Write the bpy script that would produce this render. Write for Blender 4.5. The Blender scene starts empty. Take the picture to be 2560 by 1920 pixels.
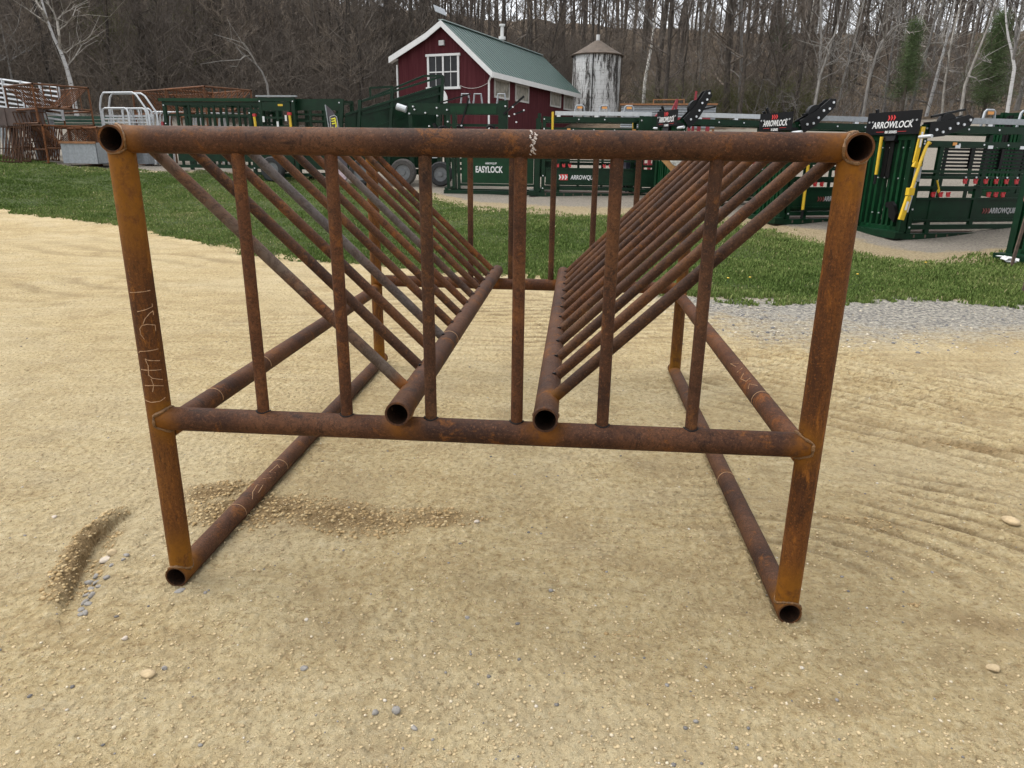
import bpy, bmesh, math, random
import numpy as np
from mathutils import Vector, Matrix, noise as mnoise
random.seed(7); rng = np.random.default_rng(11)
sc = bpy.context.scene; COL = sc.collection
R = math.radians; PI = math.pi

# ------------------------------------------------------------------ camera
CAM = Vector((0.2762, -2.0417, 1.4303)); YAW, PIT, ROL, F = R(-4.4406), R(-17.9646), R(0.7672), 1525.0*1.15732
fw = Vector((math.sin(YAW)*math.cos(PIT), math.cos(YAW)*math.cos(PIT), math.sin(PIT)))
rt0 = Vector((math.cos(YAW), -math.sin(YAW), 0)); up0 = rt0.cross(fw)
RT = rt0*math.cos(ROL)+up0*math.sin(ROL); UP = -rt0*math.sin(ROL)+up0*math.cos(ROL)
cd = bpy.data.cameras.new('camera'); cam = bpy.data.objects.new('camera', cd); COL.objects.link(cam)
cam.matrix_world = Matrix(((RT.x, UP.x, -fw.x, CAM.x), (RT.y, UP.y, -fw.y, CAM.y), (RT.z, UP.z, -fw.z, CAM.z), (0, 0, 0, 1)))
cd.sensor_width = 36; cd.lens = 1525.0/2212*36; cd.clip_start = .05; cd.clip_end = 3000
sc.camera = cam

def ray(px, py):
    return ((px-1280)/F*RT - (py-960)/F*UP + fw).normalized()
def at(px, py, dist):                      # surveyed point: bearing and elevation of a pixel, horizontal distance in metres
    d = ray(px, py); return CAM + d*(dist/math.hypot(d.x, d.y))

# ------------------------------------------------------------------ terrain
BEAR = [-60, -42, -4, 33, 60]
TAB = {
 -42: ([0, 13, 18, 24, 28, 38, 50, 70, 100, 150, 260], [0, 0, .18, .98, 1.12, 1.9, 3.8, 9, 18, 32, 40]),
 -4: ([0, 11, 18.5, 30, 45, 60, 80, 110, 150, 260], [0, 0, .46, 1.05, 1.9, 4.2, 9.6, 18, 26, 30]),
 33: ([0, 12, 14.4, 20, 30, 50, 70, 110, 150, 260], [0, 0, .12, 1.0, 2, 4, 7, 15.5, 19, 19])}
TAB[-60] = TAB[-42]; TAB[60] = TAB[33]
RG = np.linspace(0, 260, 1301)
def smooth_tab(t):
    z = np.interp(RG, t[0], t[1]); k = np.ones(13)/13
    return np.convolve(np.pad(z, 6, 'edge'), k, 'valid')
TS = [smooth_tab(TAB[b]) for b in BEAR]
def H(x, y):
    x = np.asarray(x, float); y = np.asarray(y, float)
    dx = x-CAM.x; dy = y-CAM.y; r = np.minimum(np.hypot(dx, dy), 259.9); b = np.degrees(np.arctan2(dx, dy))
    hs = [np.interp(r, RG, t) for t in TS]
    b = np.clip(b, -60, 60); out = np.zeros_like(r)
    for i in range(4):
        t = np.clip((b-BEAR[i])/(BEAR[i+1]-BEAR[i]), 0, 1); m = (b >= BEAR[i]) & (b <= BEAR[i+1])
        out = np.where(m, hs[i]*(1-t)+hs[i+1]*t, out)
    back = np.abs(np.degrees(np.arctan2(dx, dy))) > 75
    return np.where(back, np.minimum(out, 0.5), out)
def hz(x, y): return float(H(x, y))
def ground(px, py):                        # where the line of sight of a pixel meets the terrain
    d = ray(px, py); t = .5
    while t < 260:
        p = CAM+d*t
        if p.z < hz(p.x, p.y): break
        t += .02+t*.002
    return CAM+d*t

# ------------------------------------------------------------------ materials
MATS = {}
def newmat(name):
    m = bpy.data.materials.new(name); m.use_nodes = True; nt = m.node_tree
    return m, nt, nt.nodes['Principled BSDF']
def nd(nt, typ, **kw):
    n = nt.nodes.new(typ)
    for k, v in kw.items():
        if k in n.inputs: n.inputs[k].default_value = v
        else: setattr(n, k, v)
    return n
def ramp(nt, src, stops):
    r = nt.nodes.new('ShaderNodeValToRGB'); e = r.color_ramp.elements
    while len(e) < len(stops): e.new(.5)
    for i, (p, c) in enumerate(stops):
        e[i].position = p; e[i].color = (*c, 1) if len(c) == 3 else c
    nt.links.new(src, r.inputs[0]); return r.outputs[0]
def g(v): return (v, v, v)
def mix(nt, fac, a, b, mode='MIX'):
    n = nt.nodes.new('ShaderNodeMix'); n.data_type = 'RGBA'; n.blend_type = mode
    for s, v in ((n.inputs[0], fac), (n.inputs[6], a), (n.inputs[7], b)):
        if hasattr(v, 'links'): nt.links.new(v, s)
        else: s.default_value = v if not isinstance(v, tuple) or len(v) == 4 else (*v, 1)
    return n.outputs[2]
def noisef(nt, vec, scale, detail=6, rough=.6, dist=0):
    n = nd(nt, 'ShaderNodeTexNoise', Scale=scale, Detail=detail, Roughness=rough, Distortion=dist)
    if vec is not None: nt.links.new(vec, n.inputs['Vector'])
    return n.outputs[0]
def mapping(nt, src, scale=(1, 1, 1), rot=(0, 0, 0)):
    m = nt.nodes.new('ShaderNodeMapping'); m.inputs['Scale'].default_value = scale; m.inputs['Rotation'].default_value = rot
    nt.links.new(src, m.inputs['Vector']); return m.outputs[0]
def coord(nt, which='Object'): return nt.nodes.new('ShaderNodeTexCoord').outputs[which]
def attr(nt, name):
    a = nt.nodes.new('ShaderNodeAttribute'); a.attribute_name = name; return a
def bump(nt, bsdf, h, strength=.5, dist=.01):
    b = nd(nt, 'ShaderNodeBump', Strength=strength, Distance=dist); nt.links.new(h, b.inputs['Height'])
    nt.links.new(b.outputs[0], bsdf.inputs['Normal'])
def math_n(nt, op, a, b=None, clamp=False):
    n = nt.nodes.new('ShaderNodeMath'); n.operation = op; n.use_clamp = clamp
    for i, v in enumerate((a, b)):
        if v is None: continue
        if hasattr(v, 'links'): nt.links.new(v, n.inputs[i])
        else: n.inputs[i].default_value = v
    return n.outputs[0]

def simple(name, c, rough=.6, metal=0, var=.25, scale=12, bmp=0, spec=.5):
    if name in MATS: return MATS[name]
    m, nt, b = newmat(name); v = coord(nt)
    n = noisef(nt, v, scale)
    d = tuple(x*(1-var) for x in c); l = tuple(min(1, x*(1+var)) for x in c)
    nt.links.new(ramp(nt, n, [(.3, d), (.7, l)]), b.inputs['Base Color'])
    b.inputs['Roughness'].default_value = rough; b.inputs['Metallic'].default_value = metal
    b.inputs['Specular IOR Level'].default_value = spec
    if bmp: bump(nt, b, n, bmp, .01)
    MATS[name] = m; return m

def rust(name, dark, mid, light, orange, rough=.72, streak=(1, 1, 1), steel=None, steel_amt=.5, weldcol=(.175, .066, .006), spec=.18):
    if 'bore' not in name: mid, light, orange = rw(mid), rw(light), rw(orange)
    m, nt, b = newmat(name); v = coord(nt)
    rnd = nt.nodes.new('ShaderNodeObjectInfo').outputs['Random']
    off = nt.nodes.new('ShaderNodeVectorMath'); off.operation = 'ADD'; nt.links.new(v, off.inputs[0])
    cmb = nt.nodes.new('ShaderNodeCombineXYZ'); nt.links.new(math_n(nt, 'MULTIPLY', rnd, 37.), cmb.inputs[0]); nt.links.new(math_n(nt, 'MULTIPLY', rnd, 91.), cmb.inputs[2])
    nt.links.new(cmb.outputs[0], off.inputs[1]); v = off.outputs[0]
    vs = mapping(nt, v, streak)
    n1 = noisef(nt, vs, 3.0, 9, .68, .4); n2 = noisef(nt, v, 130, 4, .7); n3 = noisef(nt, vs, 11, 10, .78, .5); n4 = noisef(nt, v, 320, 2, .6)
    crk = noisef(nt, mapping(nt, v, (3.0, 3.0, .35) if streak[2] < 1 else (1, 1, 1)), 16, 8, .75, 1.2)
    c = ramp(nt, n1, [(.36, dark), (.5, mid), (.62, light)])
    c = mix(nt, ramp(nt, n3, [(.54, g(0)), (.62, g(.85))]), c, orange)
    c = mix(nt, ramp(nt, n3, [(.36, g(.8)), (.43, g(0))]), c, tuple(x*.5 for x in dark))
    c = mix(nt, ramp(nt, crk, [(.475, g(0)), (.495, g(.75)), (.515, g(0))]), c, tuple(x*.35 for x in dark))
    c = mix(nt, ramp(nt, n2, [(.35, g(.55)), (.45, g(0))]), c, tuple(x*.5 for x in dark))
    c = mix(nt, ramp(nt, n2, [(.56, g(0)), (.68, g(.55))]), c, tuple(min(1, x*1.7) for x in light))
    c = mix(nt, ramp(nt, n4, [(.66, g(0)), (.74, g(.5))]), c, (.22, .15, .10))
    if steel:
        n5 = noisef(nt, vs, 2.0, 7, .6, .2)
        c = mix(nt, ramp(nt, n5, [(.5-steel_amt*.2, g(0)), (.62-steel_amt*.2, g(.85))]), c, steel)
    c = mix(nt, ramp(nt, crk, [(.44, g(0)), (.475, g(.6)), (.52, g(0))]), c, (.022, .012, .008)) if steel else c
    w = attr(nt, 'weld')
    wf = math_n(nt, 'MULTIPLY', w.outputs['Fac'], ramp(nt, noisef(nt, v, 22, 6, .7), [(.36, g(.25)), (.5, g(1))]))
    c = mix(nt, wf, c, mix(nt, noisef(nt, v, 45), weldcol, tuple(x*.5 for x in weldcol)))
    dr = attr(nt, 'dusk'); c = mix(nt, dr.outputs['Fac'], c, (.018, .012, .012))
    tint = ramp(nt, rnd, [(0, (.78, .80, .86)), (.35, (1, .97, .95)), (.7, (1.1, 1, .9)), (1, (1.38, 1.12, .85))])
    c = mix(nt, 1.0, c, tint, 'MULTIPLY')
    nt.links.new(c, b.inputs['Base Color'])
    nt.links.new(ramp(nt, n3, [(.3, g(rough-.14)), (.7, g(rough+.12))]), b.inputs['Roughness'])
    b.inputs['Specular IOR Level'].default_value = spec
    h = math_n(nt, 'ADD', math_n(nt, 'MULTIPLY', n2, .6), math_n(nt, 'MULTIPLY', n3, .5))
    bump(nt, b, h, .32, .004)
    MATS[name] = m; return m
RG_ = 1.14
def rw(c): return (c[0]*RG_, c[1]*RG_*.97, c[2]*RG_*.86)
M_RAIL = rust('rusty_pipe_brown', (0.0286, 0.0130, 0.0080), (0.0487, 0.0218, 0.0122), (0.0722, 0.0336, 0.0185), (0.1218, 0.0487, 0.0134))
M_LEG = rust('rusty_pipe_ochre', (0.0420, 0.0168, 0.0059), (0.0773, 0.0302, 0.0080), (0.1050, 0.0437, 0.0101), (0.1596, 0.0655, 0.0134), streak=(2.5, 2.5, .5), weldcol=(.20, .083, .006))
M_BAR = rust('rusty_bar', (0.0302, 0.0143, 0.0088), (0.0521, 0.0235, 0.0130), (0.0739, 0.0353, 0.0176), (0.1134, 0.0487, 0.0168), streak=(1, 1, 1))
M_BARS = rust('rusty_bar_steel', (.036, .018, .0125), (.058, .029, .019), (.082, .043, .026), (.12, .056, .024), steel=(.080, .075, .074), steel_amt=.6)
M_FARR = rust('rust_of_stacked_feeders', (.060, .028, .016), (.095, .045, .026), (.13, .065, .038), (.17, .075, .026))
M_INNER = rust('shaded_rusty_bore', (.010, .005, .003), (.022, .010, .005), (.035, .016, .008), (.06, .026, .009))  # rust darkened so the shade inside the pipe is in the colour
M_WELD = simple('weld_metal', (.13, .065, .022), .6, .2, .6, 90, .5)
M_CHALK = simple('chalk', (.36, .22, .12), .95, 0, .25, 200)
M_CHALKW = simple('white_scuff', (.36, .31, .28), .95, 0, .5, 160)
M_GREEN = simple('green_paint', (.0016, .0185, .0070), .42, 0, .35, 5, 0, .22)
M_GREENL = simple('green_paint_bright', (.0022, .030, .0100), .42, 0, .3, 5, 0, .22)
M_GREENP = simple('pale_green_paint', (.022, .065, .042), .5, 0, .3, 6)
M_BLACK = simple('black_paint', (.005, .005, .0055), .45, 0, .3, 8, 0, .2)
M_SIGNB = simple('sign_black', (.005, .005, .006), .5, 0, .1, 8, 0, .2)
M_YEL = simple('yellow_paint', (.56, .36, .015), .45, 0, .12, 12)
M_RED = simple('red_plastic', (.42, .02, .025), .45, 0, .15, 20)
M_REDP = simple('dark_red_paint', (.22, .012, .02), .45, 0, .2, 6)
M_GALV = simple('galvanised', (.26, .275, .29), .5, .3, .18, 14)
M_GALVW = simple('galvanised_pale', (.45, .465, .48), .5, .2, .12, 14)
M_BOLT = simple('zinc_bolt', (.62, .63, .65), .35, .6, .1, 30)
M_WHITE = simple('white_paint', (.58, .58, .57), .55, 0, .06, 5)
M_WTXT = simple('white_lettering', (.62, .62, .62), .6, 0, .03, 5)
M_RTXT = simple('red_lettering', (.55, .04, .04), .5, 0, .05, 5)
M_DTXT = simple('dull_red_lettering', (.16, .03, .025), .5, 0, .05, 5)
M_ORG = simple('orange_label', (.62, .27, .07), .6, 0, .1, 20)
M_RUB = simple('tyre_rubber', (.018, .018, .019), .8, 0, .3, 30, .3)
M_RUBD = simple('dusty_tyre_rubber', (.055, .05, .046), .9, 0, .3, 30, .3)
M_ROOF = simple('green_metal_roof', (.042, .078, .066), .45, .1, .10, 1.5)
M_GLASS = simple('dark_glass', (.012, .013, .014), .3, 0, .6, 2, 0, .25)
M_CURT = simple('curtained_glass', (.20, .19, .16), .35, 0, .6, 3)
M_CONC = simple('old_concrete', (.28, .26, .23), .9, 0, .2, 4, .3)
M_ROCKG = simple('grey_stone', (.21, .195, .175), .85, 0, .35, 30, .4)
M_ROCKW = simple('pale_stone', (.42, .36, .29), .85, 0, .25, 30, .4)
M_ROCKT = simple('tan_stone', (.38, .29, .17), .9, 0, .3, 30, .4)
M_BLUE = simple('navy_paint', (.012, .014, .035), .5, 0, .2, 6)
M_POSTW = simple('weathered_post', (.085, .055, .04), .8, 0, .35, 20, .3)
M_STEELD = simple('brown_steel_sheet', (.075, .05, .042), .7, 0, .3, 5)

def barn_red():
    m, nt, b = newmat('red_board_siding'); v = coord(nt)
    w = nd(nt, 'ShaderNodeTexNoise', Scale=1., Detail=8, Roughness=.65); nt.links.new(mapping(nt, v, (9, 9, .35)), w.inputs['Vector'])
    c = ramp(nt, w.outputs[0], [(.3, (.044, .0085, .011)), (.55, (.066, .0145, .018)), (.78, (.10, .036, .038))])
    nt.links.new(c, b.inputs['Base Color']); b.inputs['Roughness'].default_value = .85; b.inputs['Specular IOR Level'].default_value = .15
    bump(nt, b, w.outputs[0], .3, .02); return m
M_BARN = barn_red()
def silo_mat():
    m, nt, b = newmat('weathered_whitewash'); v = coord(nt)
    n = noisef(nt, mapping(nt, v, (2.2, 2.2, .34)), 1., 10, .8, .3); n2 = noisef(nt, v, 3.5, 8, .75); n3 = noisef(nt, mapping(nt, v, (7, 7, .7)), 1., 8, .75)
    c = ramp(nt, n, [(.45, (.040, .036, .032)), (.475, (.22, .21, .20)), (.495, (.60, .60, .59))])
    c = mix(nt, ramp(nt, n2, [(.56, g(0)), (.66, g(.75))]), c, (.16, .14, .12))
    c = mix(nt, ramp(nt, n3, [(.54, g(0)), (.60, g(.6))]), c, (.09, .085, .08))
    sx = nt.nodes.new('ShaderNodeSeparateXYZ'); nt.links.new(v, sx.inputs[0])
    fr = math_n(nt, 'FRACT', math_n(nt, 'DIVIDE', sx.outputs[2], .62))
    c = mix(nt, ramp(nt, fr, [(0, g(.6)), (.035, g(0))]), c, (.12, .11, .10))
    nt.links.new(c, b.inputs['Base Color']); b.inputs['Roughness'].default_value = .9; bump(nt, b, n2, .3, .02); return m
M_SILO = silo_mat()
M_SROOF = simple('rusty_brown_roof', (.080, .058, .041), .75, .1, .3, 2.5)

def bark(name, d, l, white=False):
    m, nt, b = newmat(name); v = coord(nt)
    rnd = nt.nodes.new('ShaderNodeObjectInfo').outputs['Random']
    n = noisef(nt, mapping(nt, v, (4, 4, 1.2) if not white else (1.5, 1.5, 5)), 2, 7, .7)
    c = ramp(nt, n, [(.35, d), (.65, l)]) if not white else ramp(nt, n, [(.36, d), (.44, l), (.7, tuple(x*1.15 for x in l))])
    c = mix(nt, 1., c, ramp(nt, rnd, [(0, (.7, .7, .72)), (.6, (1, 1, 1)), (1, (1.35, 1.3, 1.22))]), 'MULTIPLY')
    nt.links.new(c, b.inputs['Base Color']); b.inputs['Roughness'].default_value = .95; b.inputs['Specular IOR Level'].default_value = .1
    return m
M_BARK = bark('grey_brown_bark', (.032, .027, .023), (.095, .082, .070))
M_TWIG = bark('grey_brown_twigs', (.066, .055, .046), (.165, .140, .118))
M_TWIGP = bark('pale_grey_twigs', (.15, .14, .13), (.30, .285, .26))
M_BIRCH = bark('white_birch_bark', (.10, .09, .085), (.50, .49, .47), True)
M_PALE = bark('pale_grey_bark', (.13, .12, .11), (.30, .285, .26))
M_NEED = simple('pine_needles', (.075, .105, .048), .85, 0, .4, 1.5, 0, .05)
M_BUD = simple('olive_buds', (.10, .10, .045), .8, 0, .3, 3, 0, .1)

def grass_mat(name='grass_blades'):
    m, nt, b = newmat(name); a = attr(nt, 'tone')
    c = ramp(nt, a.outputs['Fac'], [(0, (.055, .090, .018)), (.4, (.108, .155, .038)), (.75, (.180, .200, .068)), (1, (.36, .31, .17))])
    nt.links.new(c, b.inputs['Base Color']); b.inputs['Roughness'].default_value = .7; b.inputs['Specular IOR Level'].default_value = .12
    return m
M_GRASS = grass_mat()

def ground_mat():
    m, nt, b = newmat('drive_and_soil'); v = coord(nt)
    big = noisef(nt, v, .55, 5, .6, .5); med = noisef(nt, mapping(nt, v, (1, 1, 1)), 3.2, 8, .7, .4)
    fine = noisef(nt, v, 28, 6, .72); vfine = noisef(nt, v, 120, 4, .7)
    strk = noisef(nt, mapping(nt, v, (1.2, 7.0, 1), (0, 0, R(-14))), 1.4, 8, .72, .3)
    c = ramp(nt, fine, [(.34, (.315, .215, .100)), (.44, (.520, .400, .212)), (.56, (.600, .478, .270)), (.70, (.690, .575, .360))])
    c = mix(nt, ramp(nt, med, [(.34, g(.6)), (.50, g(0))]), c, (.33, .24, .128))
    c = mix(nt, ramp(nt, strk, [(.50, g(0)), (.66, g(.5))]), c, (.36, .26, .14))
    sw = noisef(nt, mapping(nt, v, (.5, 1.4, 1), (0, 0, R(22))), 1.0, 10, .78, 1.2)
    c = mix(nt, ramp(nt, sw, [(.38, g(.45)), (.52, g(0))]), c, (.38, .27, .135)); c = mix(nt, ramp(nt, sw, [(.50, g(0)), (.68, g(.4))]), c, (.66, .57, .39))
    c = mix(nt, ramp(nt, big, [(.45, g(0)), (.7, g(.5))]), c, (.60, .50, .32))
    tr = attr(nt, 'tread').outputs['Fac']; c = mix(nt, math_n(nt, 'MULTIPLY', tr, ramp(nt, noisef(nt, v, 6, 6, .7), [(.3, g(.5)), (.6, g(1))])), c, (.17, .115, .055))  # tread troughs darkened: groove shade painted into the soil colour
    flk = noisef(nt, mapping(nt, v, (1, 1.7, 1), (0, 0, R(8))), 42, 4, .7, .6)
    c = mix(nt, ramp(nt, flk, [(.37, g(.7)), (.415, g(0))]), c, (.27, .19, .095)); c = mix(nt, ramp(nt, flk, [(.60, g(0)), (.68, g(.5))]), c, (.66, .58, .40))  # dark flecks put the small shadows beside clods into the soil colour
    c = mix(nt, ramp(nt, vfine, [(.28, g(.5)), (.40, g(0))]), c, (.24, .185, .11))
    vor = nd(nt, 'ShaderNodeTexVoronoi', Scale=95.); nt.links.new(v, vor.inputs['Vector'])
    c = mix(nt, ramp(nt, vor.outputs['Distance'], [(.10, g(.5)), (.22, g(0))]), c, (.58, .48, .32))
    def layer(name, col, lo=.35, hi=.65, ns=9):
        nonlocal c
        a = attr(nt, name).outputs['Fac']
        f = math_n(nt, 'ADD', a, math_n(nt, 'MULTIPLY', math_n(nt, 'SUBTRACT', noisef(nt, v, ns, 8, .75), .5), 1.1))
        c = mix(nt, ramp(nt, f, [(lo, g(0)), (hi, g(1))]), c, col)
    layer('brown', mix(nt, ramp(nt, fine, [(.35, g(0)), (.62, g(1))]), (.15, .095, .040), (.37, .26, .135)), .35, .8, 14)
    layer('grey', mix(nt, ramp(nt, fine, [(.4, g(0)), (.6, g(1))]), (.13, .125, .125), (.50, .46, .38)), .45, 1.15, 7)
    layer('yard', mix(nt, ramp(nt, fine, [(.3, g(0)), (.7, g(1))]), (.13, .115, .10), (.36, .32, .26)), .4, .6, 5)
    layer('grass', mix(nt, ramp(nt, med, [(.3, g(0)), (.75, g(1))]), (.040, .062, .018), (.095, .115, .040)), .42, .58, 5)
    layer('dry', mix(nt, ramp(nt, fine, [(.35, g(0)), (.65, g(1))]), (.20, .15, .08), (.46, .375, .24)), .40, .62, 3)
    layer('litter', mix(nt, ramp(nt, noisef(nt, v, 1.6, 9, .8), [(.35, g(0)), (.68, g(1))]), (.060, .045, .032), (.215, .160, .110)), .4, .6, 2)
    nt.links.new(c, b.inputs['Base Color']); b.inputs['Roughness'].default_value = .95; b.inputs['Specular IOR Level'].default_value = .12
    clod = nd(nt, 'ShaderNodeTexVoronoi', Scale=42.); clod.feature = 'SMOOTH_F1'; nt.links.new(v, clod.inputs['Vector'])
    h = math_n(nt, 'ADD', math_n(nt, 'MULTIPLY', fine, 1.6), math_n(nt, 'MULTIPLY', vfine, .4)); h = math_n(nt, 'SUBTRACT', h, math_n(nt, 'MULTIPLY', clod.outputs['Distance'], 1.1))
    h = math_n(nt, 'ADD', h, math_n(nt, 'MULTIPLY', strk, 1.6))
    bump(nt, b, h, 1.0, .035)
    return m
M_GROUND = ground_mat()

# ------------------------------------------------------------------ mesh helpers
def link(name, me, mat, parent=None, smooth=False):
    o = bpy.data.objects.new(name, me); COL.objects.link(o)
    if mat: 
        for m in (mat if isinstance(mat, (list, tuple)) else [mat]): me.materials.append(m)
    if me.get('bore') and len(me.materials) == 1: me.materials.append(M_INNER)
    if parent: o.parent = parent
    if smooth: me.shade_smooth()
    return o
def tag(o, label=None, cat=None, group=None, kind=None):
    if label: o['label'] = label
    if cat: o['category'] = cat
    if group: o['group'] = group
    if kind: o['kind'] = kind
    return o
def thing(name, label, cat, loc=(0, 0, 0), rz=0, group=None):
    o = bpy.data.objects.new(name, None); COL.objects.link(o); o.location = loc; o.rotation_euler = (0, 0, rz); o.empty_display_size = .1
    return tag(o, label, cat, group)
def dup(root, loc, rz, label, group=None, scale=None):
    def cp(o, parent):
        c = o.copy(); COL.objects.link(c)
        if parent: c.parent = parent
        for ch in list(KIDS.get(o, [])): cp(ch, c)
        return c
    c = cp(root, None); c.location = loc; c.rotation_euler = (0, 0, rz); c['label'] = label
    if scale: c.scale = (scale,)*3
    if group: c['group'] = group
    return c
KIDS = {}
def kids_index():
    KIDS.clear()
    for o in COL.objects:
        if o.parent: KIDS.setdefault(o.parent, []).append(o)

class MB:
    def __init__(s): s.v = []; s.f = []; s.m = []; s.mi = 0
    def add(s, vs, fs):
        n = len(s.v); s.v += [tuple(x) for x in vs]; s.f += [tuple(i+n for i in f) for f in fs]; s.m += [s.mi]*len(fs)
    def box(s, x0, x1, y0, y1, z0, z1, mat=None):
        vs = [Vector((x, y, z)) for z in (z0, z1) for y in (y0, y1) for x in (x0, x1)]
        if mat is not None: vs = [mat @ v for v in vs]
        s.add(vs, [(0, 2, 3, 1), (4, 5, 7, 6), (0, 1, 5, 4), (2, 6, 7, 3), (0, 4, 6, 2), (1, 3, 7, 5)]); return s
    def bar(s, a, b, w=.05, h=None, up=(0, 0, 1)):
        a, b = Vector(a), Vector(b); d = (b-a).normalized(); u = Vector(up)
        if abs(d.dot(u)) > .95: u = Vector((0, 1, 0))
        x = d.cross(u).normalized(); y = x.cross(d); h = h or w
        vs = [p+x*sx*w/2+y*sy*h/2 for p in (a, b) for sy in (-1, 1) for sx in (-1, 1)]
        s.add(vs, [(0, 2, 3, 1), (4, 5, 7, 6), (0, 1, 5, 4), (2, 6, 7, 3), (0, 4, 6, 2), (1, 3, 7, 5)]); return s
    def tube(s, pts, r, n=8, caps=True):
        pts = [Vector(p) for p in pts]; rs = r if isinstance(r, (list, tuple)) else [r]*len(pts)
        d0 = (pts[1]-pts[0]).normalized(); ref = Vector((0, 0, 1)) if abs(d0.z) < .9 else Vector((1, 0, 0))
        x = d0.cross(ref).normalized(); base = len(s.v); vs = []
        for i, p in enumerate(pts):
            d = ((pts[min(i+1, len(pts)-1)]-pts[max(i-1, 0)])).normalized()
            x = (x-d*x.dot(d)).normalized(); y = d.cross(x)
            vs += [p+(x*math.cos(2*PI*k/n)+y*math.sin(2*PI*k/n))*rs[i] for k in range(n)]
        fs = [(i*n+k, i*n+(k+1) % n, (i+1)*n+(k+1) % n, (i+1)*n+k) for i in range(len(pts)-1) for k in range(n)]
        if caps: fs += [tuple(range(n))[::-1], tuple((len(pts)-1)*n+k for k in range(n))]
        s.add(vs, fs); return s
    def poly(s, pts, thick, axis):             # extruded outline
        a = Vector(axis)*thick; n = len(pts); P = [Vector(p) for p in pts]
        s.add(P+[p+a for p in P], [tuple(range(n))[::-1], tuple(range(n, 2*n))]+[(i, (i+1) % n, n+(i+1) % n, n+i) for i in range(n)]); return s
    def mesh(s, name):
        me = bpy.data.meshes.new(name); me.from_pydata(s.v, [], s.f)
        if any(s.m): me.polygons.foreach_set('material_index', s.m)
        me.update(); return me
    def build(s, name, mat, parent=None, smooth=False, bevel=0):
        me = s.mesh(name)
        if bevel or True:
            bm = bmesh.new(); bm.from_mesh(me); bmesh.ops.recalc_face_normals(bm, faces=bm.faces); bm.to_mesh(me); bm.free()
        if smooth:
            me.shade_smooth()
            try: me.set_sharp_from_angle(angle=R(40))
            except Exception: pass
        return link(name, me, mat, parent)
def B(): return MB()

def text_obj(txt, size, mat, parent, M, bold=.0, shear=0, sx=1, name='lettering', depth=.002):
    cu = bpy.data.curves.new('t', 'FONT'); cu.body = txt; cu.size = size; cu.align_x = 'CENTER'; cu.align_y = 'CENTER'
    cu.extrude = depth; cu.offset = bold*size; cu.shear = shear; cu.resolution_u = 3
    o = bpy.data.objects.new('t', cu); COL.objects.link(o); dg = bpy.context.evaluated_depsgraph_get(); dg.update()
    me = bpy.data.meshes.new_from_object(o.evaluated_get(dg)); bpy.data.objects.remove(o)
    me.name = name; me.materials.clear(); me.transform(M @ Matrix.Diagonal((sx, 1, 1, 1)))
    return link(name, me, mat, parent)
def frameM(origin, xd, yd):                    # text frame: x along xd, y along yd
    x = Vector(xd).normalized(); y = Vector(yd).normalized(); z = x.cross(y)
    return Matrix(((x.x, y.x, z.x, origin[0]), (x.y, y.y, z.y, origin[1]), (x.z, y.z, z.z, origin[2]), (0, 0, 0, 1)))
def chevrons(M, size, mat, parent, n=3, gap=.55):
    b = B()
    for k in range(n):
        x = k*size*gap*1.25; s = size
        for pts in ([(0, s/2), (.22*s, s/2), (.62*s, 0), (.22*s, -s/2), (0, -s/2), (.22*s, 0)],):
            P = [M @ Vector((x+px-n*size*gap*.6, py, .001)) for px, py in pts]
            up = (M.to_3x3() @ Vector((0, 0, 1)))
            b.add(P+[p+up*.002 for p in P], [(0, 1, 2, 5), (5, 2, 3, 4), (6, 7, 8, 11), (11, 8, 9, 10)]+[(i, (i+1) % 6, 6+(i+1) % 6, 6+i) for i in range(6)])
    return b.build('chevron_mark', mat, parent)

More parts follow.
